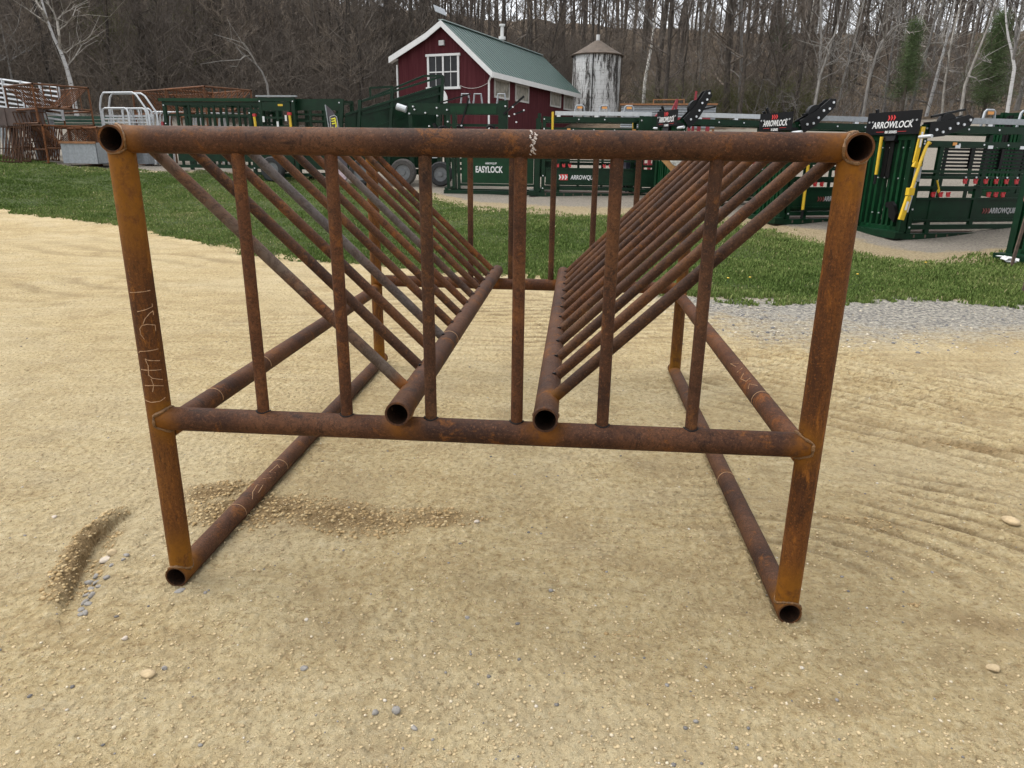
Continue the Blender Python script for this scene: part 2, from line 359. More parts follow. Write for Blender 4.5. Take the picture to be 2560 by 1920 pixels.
# ------------------------------------------------------------------ hollow pipe with mitred (fish-mouth) ends
def pipe(a, b, r, wall=.006, cutA=None, cutB=None, n=36, step=.05, joints=(), open_in=True, jr=.06, dents=0):
    """cut = (point, direction, radius) of the pipe this end is coped against"""
    a, b = Vector(a), Vector(b); L = (b-a).length; d = (b-a)/L
    ref = Vector((0, 0, 1)) if abs(d.z) < .9 else Vector((0, 1, 0))
    x = d.cross(ref).normalized(); y = d.cross(x)
    m = max(2, int(L/step)); vs = []; fs = []; weld = []; dusk = []
    def hit(p, cut, inner, sgn):
        if not cut: return None
        c, e, rr = Vector(cut[0]), Vector(cut[1]).normalized(), cut[2]
        q = p-c; dd = d-e*d.dot(e); qq = q-e*q.dot(e)
        A = dd.dot(dd); Bq = 2*qq.dot(dd); Cq = qq.dot(qq)-rr*rr; D = Bq*Bq-4*A*Cq
        if A < 1e-9: return None
        if D < 0: return -Bq/(2*A)
        return (-Bq+sgn*math.sqrt(D))/(2*A)
    rings = []
    for rad, inner in ((r, 0), (r-wall, 1)):
        ring = []
        for k in range(n):
            u = (x*math.cos(2*PI*k/n)+y*math.sin(2*PI*k/n))*rad
            t0 = hit(a+u, cutA, inner, 1); t0 = 0 if t0 is None else t0
            t1 = hit(a+u, cutB, inner, -1); t1 = L if t1 is None else t1
            ring.append((u, t0, t1))
        rings.append(ring)
    for j in range(m+1):
        for k in range(n):
            u, t0, t1 = rings[0][k]; t = t0+(t1-t0)*j/m; p = a+u+d*t; vs.append(p)
    for j in range(m):
        for k in range(n): fs.append((j*n+k, j*n+(k+1) % n, (j+1)*n+(k+1) % n, (j+1)*n+k))
    no = len(vs)
    if open_in:
        depth = [0, .02, .08, .25]
        for side in (0, 1):
            base = len(vs)
            for q in depth:
                for k in range(n):
                    u, t0, t1 = rings[1][k]; t = (t0+q) if side == 0 else (t1-q); vs.append(a+u+d*t)
            for j in range(len(depth)-1):
                for k in range(n): fs.append((base+j*n+k, base+j*n+(k+1) % n, base+(j+1)*n+(k+1) % n, base+(j+1)*n+k))
            oo = 0 if side == 0 else m*n
            for k in range(n): fs.append((oo+k, oo+(k+1) % n, base+(k+1) % n, base+k))
    # long inner sleeve so the bore is a real tube from end to end
        bA = no+(len(depth)-1)*n; bB = no+len(depth)*n+(len(depth)-1)*n
        for k in range(n): fs.append((bA+k, bA+(k+1) % n, bB+(k+1) % n, bB+k))
    me = bpy.data.meshes.new('pipe'); me.from_pydata([tuple(v) for v in vs], [], fs)
    bm = bmesh.new(); bm.from_mesh(me); bmesh.ops.recalc_face_normals(bm, faces=bm.faces); bm.to_mesh(me); bm.free()
    w = []; dk = []
    if open_in:
        for pl in me.polygons:
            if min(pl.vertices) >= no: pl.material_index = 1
    me['bore'] = bool(open_in)
    for v in me.vertices:
        f_ = 0; 
        for (jp, jrad) in joints:
            dist = (v.co-Vector(jp)).length; f_ = max(f_, math.exp(-(dist/jrad)**4))
        w.append(0. if v.index >= no else f_); dk.append(0.)
    me.attributes.new('weld', 'FLOAT', 'POINT').data.foreach_set('value', w)
    me.attributes.new('dusk', 'FLOAT', 'POINT').data.foreach_set('value', dk)
    me.shade_smooth()
    try: me.set_sharp_from_angle(angle=R(35))
    except Exception: pass
    return me
def bead(c1, d1, r1, c2, d2, r2, rad=.0044, n=40, sgn=-1):
    """weld bead round the joint where pipe 1 (c1,d1,r1) ends against pipe 2"""
    c1, d1, c2, d2 = Vector(c1), Vector(d1).normalized(), Vector(c2), Vector(d2).normalized()
    ref = Vector((0, 0, 1)) if abs(d1.z) < .9 else Vector((0, 1, 0)); x = d1.cross(ref).normalized(); y = d1.cross(x)
    pts = []
    for k in range(n+1):
        an = 2*PI*k/n; p = c1+(x*math.cos(an)+y*math.sin(an))*(r1+rad*.4)
        q = p-c2; dd = d1-d2*d1.dot(d2); qq = q-d2*q.dot(d2); A = dd.dot(dd); Bq = 2*qq.dot(dd); Cq = qq.dot(qq)-(r2+.001)**2; D = max(0, Bq*Bq-4*A*Cq)
        t = (-Bq+sgn*math.sqrt(D))/(2*A); pts.append(p+d1*t)
    rs = [rad*(.55+.95*random.random()) for _ in pts]; rs[-1] = rs[0]
    b = B(); b.tube(pts, rs, 7, caps=False); return b

# ------------------------------------------------------------------ the pipe feeder
W2, HT, ZM, LEN, PR = 1.0184, 1.4596, .6088, 2.70, .038
XA, XB = -.221, .224; NB = 12; Y0 = .075; DY = .226
FX = [-.6746, -.4029, -.1347, .1336, .3976, .6656]; BR = .0185
def make_feeder(label, detail=True):
    NBq, DYq, BRq = (NB, DY, BR) if detail else (14, .188, .0205)
    t = thing('bale_feeder', label, 'cattle feeder')
    n = 36 if detail else 10; nb = 20 if detail else 6; stp = .03 if detail else .6
    jn = []
    yl, yr = (0, 0, 1), (1, 0, 0)
    def pp(*a, **k):
        if not detail: k['joints'] = ()
        return pipe(*a, **k)
    M_RAIL_, M_LEG_, M_BAR_, M_BARS_ = (M_RAIL, M_LEG, M_BAR, M_BARS) if detail else (M_FARR,)*4
    # long top rails
    for sx in (-1, 1):
        xo = sx*W2
        js = [((xo, 0, HT-.03), .075), ((xo-sx*.03, 0, HT), .07), ((xo, LEN-.05, HT-.03), .08)]
        link('top_side_rail', pp((xo, -.042, HT), (xo, LEN+.04, HT), PR, n=n, step=stp, joints=js), M_RAIL_, t)
        xr = sx*1.0265
        js = [((xr, 0, PR+.03), .075), ((xr, LEN-.05, PR+.03), .09)]
        link('ground_runner', pp((xr, -.042, PR), (xr, LEN+.04, PR), PR, n=n, step=stp, joints=js), M_RAIL_, t)
        # legs
        for yy in (0, LEN-.045):
            js = [((xo, yy, HT-.06), .26 if sx < 0 and yy == 0 else .085), ((xr, yy, .075), .13), ((xo-sx*.035, yy, ZM), .075)]
            link('leg', pp((xr, yy, .0), (xo, yy, HT+.0), PR*.98, n=n, step=stp, joints=js,
                 cutA=((xr, 0, PR), (0, 1, 0), PR), cutB=((xo, 0, HT), (0, 1, 0), PR), open_in=False), M_LEG_, t)
        zm1 = ZM-.048
        js = [((xo, .03, zm1), .07), ((xo, LEN-.08, zm1), .07)]
        link('side_rail', pp((xo*1.003, 0, zm1), (xo*1.003, LEN-.045, zm1-.01), PR*.95, n=n, step=stp, joints=js,
             cutA=((xo*1.003, 0, 0), (0, 0, 1), PR), cutB=((xo*1.003, LEN-.045, 0), (0, 0, 1), PR), open_in=False), M_RAIL_, t)
    # end rails
    for yy in (0, LEN-.045):
        js = [((-W2+.045, yy, HT), .05), ((W2-.045, yy, HT), .06)]
        link('end_top_rail', pp((-W2, yy, HT), (W2, yy, HT), PR, n=n, step=stp, joints=js,
             cutA=((-W2, 0, HT), (0, 1, 0), PR), cutB=((W2, 0, HT), (0, 1, 0), PR), open_in=False), M_RAIL_, t)
        js = [((-W2+.005, yy-.03, ZM), .062), ((W2-.005, yy-.03, ZM), .062), ((XA, yy-.02, ZM+.03), .055), ((XB, yy-.02, ZM+.03), .055)]
        link('end_cross_rail', pp((-W2, yy-.006, ZM), (W2, yy-.006, ZM), PR, n=n, step=stp, joints=js,
             cutA=((-W2-.006, yy, ZM), (.012, 0, 1), PR), cutB=((W2, yy, ZM), (-.005, 0, 1), PR), open_in=False), M_RAIL_, t)
        xs = FX if yy == 0 else [x+.027 for x in FX]
        for i, x in enumerate(xs):
            link('end_bar', pp((x, yy, ZM+.015), (x, yy, HT), BRq, n=nb, step=stp, joints=(),
                 cutB=((0, yy, HT), (1, 0, 0), PR), open_in=False), M_BAR_, t)
    # trough rails
    zt = ZM+2*PR
    for x in (XA, XB):
        js = [((x, 0, zt-.03), .055), ((x+(-.035 if x < 0 else .035), Y0+.0, zt+.02), .04)]
        link('trough_rail', pp((x, -.085, zt), (x+.018, LEN+.02, zt), PR, n=n, step=stp, joints=js), M_RAIL_, t)
    for i in range(NBq):
        y = Y0+DYq*i
        for sx, xe in ((-1, XA), (1, XB)):
            yj = y+(.045 if sx < 0 else 0)+random.uniform(-.012, .012)
            xe2 = xe+.018*y/LEN
            jx = ((xe2+sx*.03, yj, zt+.025), .035)
            link('side_bar', pp((xe2, yj, zt), (sx*W2, yj, HT), BRq, n=nb, step=stp, joints=(jx,) if i in (0,) else (),
                 cutA=((xe2, 0, zt), (0, 1, 0), PR), cutB=((sx*W2, 0, HT), (0, 1, 0), PR), open_in=False), M_BARS_ if (sx < 0 and i in (0, 3, 7)) else M_BAR_, t)
    if detail:
        for sx in (-1, 1):
            xo = sx*W2; xr = sx*1.0265
            for bd in (bead((xo, 0, .8), (xo-xr, 0, HT-PR), PR, (xo, 0, HT), (0, 1, 0), PR, sgn=-1),
                       bead((xr, 0, .8), (xr-xo, 0, -HT), PR, (xr, 0, PR), (0, 1, 0), PR, sgn=-1),
                       bead((0, 0, HT), (sx, 0, 0), PR, (xo, 0, HT), (0, 1, 0), PR, sgn=-1, rad=.0042),
                       bead((0, -.006, ZM), (sx, 0, 0), PR, (xo, 0, ZM), (0, 0, 1), PR, sgn=-1)):
                bd.build('weld_seam', M_WELD, t, smooth=True)
        for x in (XA, XB):
            b = B(); pts = []
            for k in range(17):
                an = PI+PI*k/16; pts.append((x+math.cos(an)*.036, -.036+.012*abs(math.cos(an)), zt+math.sin(an)*.042-.0))
            b.tube(pts, [.006*(.7+.6*random.random()) for _ in pts], 7); b.build('weld_seam', M_WELD, t, smooth=True)
        # dark coping slots where the end bars pass into the cross rail
        for x in FX:
            b = B(); pts = [(x+math.cos(a)*.0215, math.sin(a)*.0215, ZM+math.sqrt(PR**2-(math.sin(a)*.0215+.006)**2)+.0012) for a in [2*PI*k/20 for k in range(21)]]
            b.tube(pts, .0022, 5, caps=False); b.build('slot', M_BLACK, t)
        # small open corners left by the coped holes along the trough rails
        for x, s_ in ((XA, -1), (XB, 1)):
            for i in range(1, NB):
                y = Y0+DY*i-.035+(.045 if s_ < 0 else 0)
                b = B(); b.tube([(x+.018*y/LEN+s_*.012, y, zt+PR*.93), (x+.018*y/LEN+s_*.017, y+.012, zt+PR*.885)], .0065, 6); b.build('drain_hole', M_BLACK, t)
    return t
main = make_feeder('large rusty pipe cattle feeder standing on the gravel drive, filling the foreground')

# chalk writing on the near left leg, reading down the leg, drawn on the round of the pipe
def on_leg(u, z, r=PR*.98+.0006, left=True):
    sx = -1 if left else 1
    xo, xr = sx*W2, sx*1.0265; x = xr+(xo-xr)*(z/HT)
    an = u/PR; return (x+math.sin(an)*r, -math.cos(an)*r, z)
def chalk(strokes, parent, rad=.0013, mat=M_CHALK, f=on_leg, name='chalk_writing', **k):
    b = B()
    for s in strokes:
        pts = []
        for (u0, z0), (u1, z1) in zip(s, s[1:]):
            m = max(2, int(math.hypot(u1-u0, z1-z0)/.006))
            for q in range(m): tt = q/m; pts.append((u0+(u1-u0)*tt+random.uniform(-.0004, .0004), z0+(z1-z0)*tt))
        pts.append(s[-1]); P = [f(u, z, **k) for u, z in pts]
        b.tube(P, [rad*random.uniform(.55, 1.15) for _ in P], 5)
    return b.build(name, mat, parent)
def legpx(x, y):            # photograph pixel (zoom on the leg) -> height and offset on the leg face
    d = ray(x, y); t = (-PR-CAM.y)/d.y; p = CAM+d*t; xo, xr = -W2, -1.0265
    return (p.x-(xr+(xo-xr)*p.z/HT), p.z)
def zl(pts): return [legpx(300+a*.241, 680+b*.241) for a, b in pts]
def clampu(s): return [(PR*math.asin(max(-.93, min(.93, u/PR))), z) for u, z in s]
LEGMARKS = [[(95, 215), (345, 208)], [(180, 412), (240, 400), (375, 378), (350, 345)],
  [(390, 465), (360, 432), (320, 420), (280, 440), (250, 490), (235, 540)],
  [(250, 700), (215, 650), (205, 590), (225, 555), (270, 548), (330, 570), (358, 605), (340, 632)],
  [(185, 845), (205, 825), (280, 822), (372, 818)], [(260, 900), (280, 915), (370, 940)], [(262, 905), (290, 975), (298, 1070)],
  [(212, 1015), (300, 1020), (400, 1035)], [(290, 1065), (330, 1105), (400, 1138)], [(318, 1110), (342, 1180), (335, 1245)],
  [(258, 1180), (340, 1180), (380, 1190), (455, 1207)], [(250, 1335), (320, 1352), (400, 1350), (500, 1330)]]
tag(chalk([clampu(zl(s)) for s in LEGMARKS], main), 'pale chalk writing 1C144 down the left leg')
# chalk rings and scribbles on rails
def ring(cx, cz, y, r=PR+.0005, a0=-.2, a1=3.4, tilt=0):
    return [(cx+math.cos(a)*r, y+tilt*math.cos(a), cz+math.sin(a)*r) for a in np.linspace(a0, a1, 22)]
b = B()
for (cx, cz, y) in ((-1.0265, PR, .42), (-1.0265, PR, .86), (-W2*1.003, ZM-.05, .34), (-W2*1.003, ZM-.05, .78), (XA+.006, ZM+2*PR, .82), (1.0265, PR, .95), (1.0265, PR, 1.25), (W2*1.003, ZM-.05, .55)):
    q_ = B(); q_.tube(ring(cx, cz, y, tilt=.004, r=PR*(.955 if abs(cz-(ZM-.05)) < .01 else 1)+.0005), .0012, 5); q_.build('chalk_ring', M_CHALK, main)
def rail_top(cx, cz, a, y, r): return (cx+math.cos(a)*r, y, cz+math.sin(a)*r)
for (cx, cz, r_, pts) in ((W2*1.003, ZM-.05, PR*.955+.0005, [[(1.6, .62), (2.2, .66), (2.6, .63)], [(1.7, .72), (2.3, .70), (2.6, .76), (2.0, .79)], [(1.7, .86), (2.5, .84)], [(1.7, .93), (2.5, .97), (2.2, .9)]]),
                     (-1.0265, PR, PR+.0005, [[(.6, .5), (1.1, .54), (1.3, .6), (.8, .62), (.6, .56)], [(1.3, .66), (.7, .7)], [(.7, .75), (1.3, .73), (1.2, .81), (.8, .8)]])):
    for s in pts: b.tube([rail_top(cx, cz, a, y, r_) for a, y in s], .0012, 5)
tag(b.build('chalk_scribble', M_CHALK, main), 'faint chalk scribbles on the lower side rails')
# pale dried splash on the end top rail
b = B()
for s in range(26):
    z = HT+.034-.062*s/26; x0 = .165+random.uniform(-.006, .008)-.006*s/26*0
    dy = -math.sqrt(max(0, PR**2-(z-HT)**2))-.0004
    b.tube([(x0, dy, z), (x0+random.uniform(.002, .009), -math.sqrt(max(0, PR**2-(z-.003-HT)**2))-.0004, z-.003)], random.uniform(.0008, .0028), 5)
tag(b.build('dried_splash', M_CHALKW, main), 'pale dried splash across the end top rail')

# ------------------------------------------------------------------ ground sheet
def bound(pts):
    bs, rs = [], []
    for px, py in pts:
        p = ground(px, py); bs.append(math.degrees(math.atan2(p.x-CAM.x, p.y-CAM.y))); rs.append(math.hypot(p.x-CAM.x, p.y-CAM.y))
    return bs, rs
NEAR = bound([(0, 527), (150, 545), (300, 568), (450, 592), (600, 632), (800, 655), (1000, 668), (1200, 684), (1400, 700), (1600, 722), (1780, 742), (1950, 752), (2200, 756), (2560, 762)])
FAR = bound([(0, 392), (100, 405), (170, 419), (350, 430), (650, 436), (820, 452), (1000, 478), (1200, 520), (1400, 530), (1640, 540), (1900, 572), (2080, 605), (2200, 636), (2320, 655), (2400, 650), (2560, 640)])
NEAR[0].insert(0, -80); NEAR[1].insert(0, 22); FAR[0].insert(0, -80); FAR[1].insert(0, 30)
NEAR[0].append(80); NEAR[1].append(9); FAR[0].append(80); FAR[1].append(12)
def vnoise(x, y, s, seed=0, octv=4):                        # value noise, vectorised
    out = np.zeros_like(x); amp = 1; tot = 0
    for o in range(octv):
        X = x*s+seed*17.3+o*5.1; Y = y*s-seed*9.7+o*3.3; xi = np.floor(X).astype(int); yi = np.floor(Y).astype(int); fx = X-xi; fy = Y-yi
        fx = fx*fx*(3-2*fx); fy = fy*fy*(3-2*fy)
        def h(a, b_): 
            v = np.sin(a*127.1+b_*311.7+seed*74.7)*43758.5453; return v-np.floor(v)
        v = (h(xi, yi)*(1-fx)+h(xi+1, yi)*fx)*(1-fy)+(h(xi, yi+1)*(1-fx)+h(xi+1, yi+1)*fx)*fy
        out += v*amp; tot += amp; amp *= .5; s *= 2.03
    return out/tot
def masks(x, y):
    dx = x-CAM.x; dy = y-CAM.y; r = np.hypot(dx, dy); b_ = np.degrees(np.arctan2(dx, dy))
    rn = np.interp(b_, NEAR[0], NEAR[1]); rf = np.interp(b_, FAR[0], FAR[1])
    n = vnoise(x, y, .9, 1)-.5; n2 = vnoise(x, y, 3.5, 2)-.5; n3 = vnoise(x, y, 14, 51)-.5
    e1 = np.clip((r-rn+n2*.9+n*.7+n3*.6)/.9*.5+.5, 0, 1); e2 = np.clip((rf-r+n*2.2+n2*1.2)/1.1*.5+.5, 0, 1)
    front = np.abs(b_) < 85
    grass = np.minimum(e1, e2)*front; yard = np.clip((r-rf)/1.0+.5, 0, 1)*front
    litter = np.clip((r-47-n*5)/4, 0, 1)
    # worn dry strip at the back of the lawn
    dry = np.clip(1-np.abs(r-(rf+.2))/(1.4), 0, 1)*(.5+.5*(b_ > -12))+np.clip(vnoise(x, y, .35, 5)-.52, 0, 1)*1.2*(b_ > -14)*(b_ < 8)*e1
    grey = (np.clip(1-np.abs(r-(rn-.3))/.8, 0, 1)*np.clip((b_+18)/12, 0, 1)*.6+np.clip(1-np.abs(r-(rn-1.0))/2.4, 0, 1)*np.clip((b_-2)/14, 0, 1)*1.0)*(.55+.9*vnoise(x, y, .8, 71))
    brown = 0*r
    for (cx, cy, sx, sy, a, k) in BROWN:
        ca, sa = math.cos(a), math.sin(a); u = ((x-cx)*ca+(y-cy)*sa)/sx; v = (-(x-cx)*sa+(y-cy)*ca)/sy
        brown = np.maximum(brown, np.exp(-(u*u+v*v))*k)
    if 'FUR' in globals():
        d, s, al = seg_dist(x, y, FUR); k = np.sin(np.clip(al, .02, .98)*PI)**.6
        brown = np.maximum(brown, k*np.where(s > 0, np.clip(1.3-d/.10, 0, .9), np.clip(1.1-d/.10, 0, .5)))
    return grass, yard, litter, np.clip(dry, 0, 1), grey, brown
BROWN = []
def addbrown(px, py, sx, sy, a, k): p = ground(px, py); BROWN.append((p.x, p.y, sx, sy, a, k))
addbrown(640, 1285, .30, .16, .2, 1.1); addbrown(850, 1300, .34, .15, -.1, 1.0); addbrown(1090, 1300, .26, .10, 0, .8); addbrown(540, 1240, .22, .12, .5, .9)
addbrown(2330, 1110, .35, .12, -.2, .6); addbrown(2480, 1130, .35, .10, -.2, .75); addbrown(2150, 1310, .3, .05, -.3, .55); addbrown(2440, 1560, .25, .12, -.3, .6)
addbrown(1500, 1620, .25, .1, .2, .4); addbrown(250, 650, .9, .15, -.3, .35)
# furrow left of the feeder
FUR = [ground(*p) for p in ((355, 1265), (300, 1300), (250, 1345), (215, 1400), (190, 1450), (170, 1500), (158, 1550))]
def seg_dist(x, y, P):
    best = np.full(x.shape, 9.); side = np.zeros(x.shape); along = np.zeros(x.shape)
    for i, (a, b_) in enumerate(zip(P, P[1:])):
        ux, uy = b_.x-a.x, b_.y-a.y; L2 = ux*ux+uy*uy; t = np.clip(((x-a.x)*ux+(y-a.y)*uy)/L2, 0, 1)
        d = np.hypot(x-a.x-t*ux, y-a.y-t*uy); s = np.sign((x-a.x)*uy-(y-a.y)*ux); m = d < best
        best = np.where(m, d, best); side = np.where(m, s, side); along = np.where(m, (i+t)/(len(P)-1), along)
    return best, side, along
RIP = [ground(*p) for p in ((1980, 930), (2560, 1040), (2200, 1000), (2420, 905))]
def micro(x, y):
    r = np.hypot(x-CAM.x, y-CAM.y)
    z = (vnoise(x, y, .8, 3)-.5)*.035+(vnoise(x, y, 5, 4)-.5)*.012
    near = np.clip(1-(r-7)/5, 0, 1)
    z += near*((vnoise(x, y, 22, 6)-.5)*.010+(vnoise(x, y, 70, 7, 3)-.5)*.006)
    # wheel-tread ripples on the right
    a = RIP[0]; b_ = RIP[1]; ang = math.atan2(b_.y-a.y, b_.x-a.x)
    cx, cy = RIP[2].x+.25, RIP[2].y
    u = (x-cx)*math.cos(ang)+(y-cy)*math.sin(ang); v = -(x-cx)*math.sin(ang)+(y-cy)*math.cos(ang)
    env = np.exp(-(u/1.5)**4-(v/.95)**4)
    wob = (vnoise(x, y, 1.6, 8)-.5)*.10+.03*np.sin(u*2.2)
    tq = env*np.clip(vnoise(x, y, 2.2, 9)*2.6-.5, 0, 1); sn = np.sin((v+wob)*2*PI/.135); z += .024*tq*sn; TREAD_SHADE = tq*np.clip(-sn*1.6-.2, 0, 1)
    p = ground(2160, 1290); u = x-p.x; v = y-p.y
    env = np.exp(-(u/.9)**4-(v/.5)**4); rr = np.hypot(u+.6, v*1.7+.9)
    tq = env*np.clip(vnoise(x, y, 3, 10)*2.4-.6, 0, 1); sn = np.sin(rr*2*PI/.16+np.sin(u*5)*.6); z += .012*tq*sn; TREAD_SHADE = np.maximum(TREAD_SHADE, .9*tq*np.clip(-sn*1.5-.1, 0, 1))
    p = ground(1500, 800); u = x-p.x; v = y-p.y; env = np.exp(-(u/3)**4-(v/1.4)**4)
    tq = env*np.clip(vnoise(x, y, 1.7, 12)*2.2-.6, 0, 1); sn = np.sin((v-.2*u+wob)*2*PI/.14); z += .009*tq*sn; TREAD_SHADE = np.maximum(TREAD_SHADE, .9*tq*np.clip(-sn*1.5-.1, 0, 1))
    p = ground(300, 660); u = x-p.x; v = y-p.y; env = np.exp(-(u/5)**4-(v/2.2)**4); tq = env*np.clip(vnoise(x*.25, y, 1.1, 19)*2.6-1.0, 0, 1); sn = np.sin((v+.35*u+wob*3)*2*PI/.5); z += .012*tq*sn; TREAD_SHADE = np.maximum(TREAD_SHADE, .7*tq*np.clip(-sn, 0, 1))
    micro.tread = TREAD_SHADE
    d, s, al = seg_dist(x, y, FUR); w = np.sin(np.clip(al, .02, .98)*PI)**.6
    rightside = s < 0
    z -= w*.036*np.where(~rightside, np.exp(-(d/.012)**2), np.exp(-(d/.08)**4))
    z += w*.026*np.where(~rightside, np.exp(-((d-.045)/.035)**2), 0)*(.3+1.4*vnoise(x, y, 38, 13))
    z += w*.010*np.where(rightside, np.exp(-((d-.14)/.03)**2), 0)
    br = 0*x
    for (qx, qy, sx, sy, an, k) in BROWN[:4]:
        br = np.maximum(br, np.exp(-((((x-qx)/sx)**2+((y-qy)/sy)**2)))*k)
    z += br*.020*(.2+1.5*vnoise(x, y, 22, 14))
    grass = masks(x, y)[0]; z += grass*(vnoise(x, y, 1.1, 15)-.3)*.13
    far = np.clip((r-45)/30, 0, 1); z += far*(vnoise(x, y, .12, 16)-.5)*2.0+far*(vnoise(x, y, .6, 17)-.5)*.5
    under = np.clip(1-np.abs(x-CAM.x)/1.6, 0, 1)*0
    # keep the drive level just under the feeder's runners
    for sx_ in (-1, 1):
        dd = np.abs(x-sx_*1.0265); m = (y > -.08) & (y < LEN+.08); k = np.exp(-(dd/.09)**4)*m; z = z*(1-k)+k*(.003+.011*np.exp(-((dd-.05)/.02)**2)*(.5+vnoise(x, y, 18, 61)))
    return z
def ground_z(x, y): return float(H(np.array([x]), np.array([y]))[0]+micro(np.array([x]), np.array([y]))[0])
ang = np.concatenate([np.linspace(-180, -52, 60, endpoint=False), np.linspace(-52, 46, 860, endpoint=False), np.linspace(46, 180, 60, endpoint=False)])
rad = [.25]
while rad[-1] < 258: rad.append(rad[-1]*(1.005 if 1.2 < rad[-1] < 7 else 1.012 if rad[-1] < 30 else 1.022))
rad = np.array(rad); A, RR = np.meshgrid(np.radians(ang), rad)
X = CAM.x+RR*np.sin(A); Y = CAM.y+RR*np.cos(A); NA = len(ang); NR = len(rad)
Z = H(X.ravel(), Y.ravel())+micro(X.ravel(), Y.ravel()); TRD = np.append(micro.tread, 0)
V = np.stack([X.ravel(), Y.ravel(), Z], 1).astype(np.float32)
V = np.vstack([V, [[CAM.x, CAM.y, 0]]]).astype(np.float32)
i = np.arange(NR-1)[:, None]*NA; j = np.arange(NA)[None, :]; j2 = (j+1) % NA
Q = np.stack([i+j, i+NA+j, i+NA+j2, i+j2], -1).reshape(-1, 4)
Tn = np.stack([np.full(NA, NR*NA), np.arange(NA), (np.arange(NA)+1) % NA], 1)
def npmesh(name, V, quads=None, tris=None):
    me = bpy.data.meshes.new(name); nq = 0 if quads is None else len(quads); ntt = 0 if tris is None else len(tris)
    me.vertices.add(len(V)); me.vertices.foreach_set('co', np.ascontiguousarray(V, np.float32).ravel())
    loops = np.concatenate([a.ravel() for a in (quads, tris) if a is not None]).astype(np.int32)
    me.loops.add(len(loops)); me.loops.foreach_set('vertex_index', loops); me.polygons.add(nq+ntt)
    starts = np.concatenate([np.arange(nq)*4, nq*4+np.arange(ntt)*3]).astype(np.int32)
    me.polygons.foreach_set('loop_start', starts)
    me.update(calc_edges=True); me.validate(); return me
gme = npmesh('ground', V, Q[:, ::-1], Tn[:, ::-1])
ms = masks(V[:, 0].astype(float), V[:, 1].astype(float))
for nm, mk in zip(('grass', 'yard', 'litter', 'dry', 'grey', 'brown'), ms):
    gme.attributes.new(nm, 'FLOAT', 'POINT').data.foreach_set('value', np.asarray(mk, np.float32))
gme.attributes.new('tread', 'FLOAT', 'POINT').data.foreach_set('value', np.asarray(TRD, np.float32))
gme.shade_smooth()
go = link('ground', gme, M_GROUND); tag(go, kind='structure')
nrm = gme.polygons[len(gme.polygons)//2].normal
if nrm.z < 0: gme.flip_normals()

# loose stones on the drive (one uncountable scatter)
ico = bmesh.new(); bmesh.ops.create_icosphere(ico, subdivisions=1, radius=1); iv = np.array([v.co[:] for v in ico.verts]); itf = np.array([[v.index for v in f.verts] for f in ico.faces]); ico.free()
ico = bmesh.new(); bmesh.ops.create_icosphere(ico, subdivisions=2, radius=1); iv2 = np.array([v.co[:] for v in ico.verts]); itf2 = np.array([[v.index for v in f.verts] for f in ico.faces]); ico.free()
def scatter(name, n, rmin, rmax, smin, smax, pw, cols, cp, seed, label, bearing=(-50, 45), accept=None):
    rg = np.random.default_rng(seed); rr = rmin*(rmax/rmin)**rg.random(n); bb = np.radians(rg.uniform(*bearing, n))
    x = CAM.x+rr*np.sin(bb); y = CAM.y+rr*np.cos(bb)
    mk = masks(x, y); ok = (mk[0] < .3) & (mk[1] < .3)
    if accept is not None: ok &= accept(x, y, mk)
    x, y = x[ok], y[ok]; n = len(x)
    s = smin*(smax/smin)**(rg.random(n)**pw); z = H(x, y)+micro(x, y)
    vs = iv[None]*(1+.25*(rg.random((n, len(iv), 1))-.5)); sc3 = np.stack([rg.uniform(.7, 1.3, n), rg.uniform(.7, 1.2, n), rg.uniform(.35, .75, n)], 1)
    vs = vs*sc3[:, None]*s[:, None, None]; a = rg.uniform(0, 2*PI, n); ca, sa = np.cos(a)[:, None], np.sin(a)[:, None]
    vx = vs[..., 0]*ca-vs[..., 1]*sa+x[:, None]; vy = vs[..., 0]*sa+vs[..., 1]*ca+y[:, None]; vz = vs[..., 2]+z[:, None]+s[:, None]*.15
    Vv = np.stack([vx, vy, vz], -1).reshape(-1, 3); T = (itf[None]+np.arange(n)[:, None, None]*len(iv)).reshape(-1, 3)
    me = npmesh(name, Vv, None, T); tone = rg.choice(len(cols), n, p=cp).astype(float)/max(1, len(cols)-1)
    me.attributes.new('tone', 'FLOAT', 'POINT').data.foreach_set('value', np.repeat(tone, len(iv)).astype(np.float32))
    m, nt, bs = newmat(name+'_stone'); c = ramp(nt, attr(nt, 'tone').outputs['Fac'], [(k/(len(cols)-1), q) for k, q in enumerate(cols)])
    c = mix(nt, ramp(nt, noisef(nt, coord(nt), 150), [(.3, g(.35)), (.6, g(0))]), c, (.16, .13, .09)); nt.links.new(c, bs.inputs['Base Color']); bs.inputs['Roughness'].default_value = .9; bs.inputs['Specular IOR Level'].default_value = .15
    o = link(name, me, m); tag(o, label, 'gravel', kind='stuff'); return o
scatter('gravel', 48000, 1.0, 12, .0014, .0068, 2.2, [(.40, .31, .175), (.45, .355, .21), (.33, .25, .14), (.50, .43, .31)], [.33, .35, .27, .05], 3, 'fine tan gravel crumbs strewn over the drive')
scatter('grey_gravel', 1000, 1.05, 12, .003, .0085, 2.5, [(.13, .125, .12), (.21, .20, .185), (.48, .43, .35)], [.4, .4, .2], 4, 'scattered grey and pale stones on the drive')
scatter('edge_gravel', 6000, 6, 20, .006, .018, 1.4, [(.15, .15, .155), (.30, .285, .25), (.54, .48, .38)], [.4, .35, .25], 5, 'grey gravel along the edge of the lawn', accept=lambda x, y, mk: mk[4] > .35)
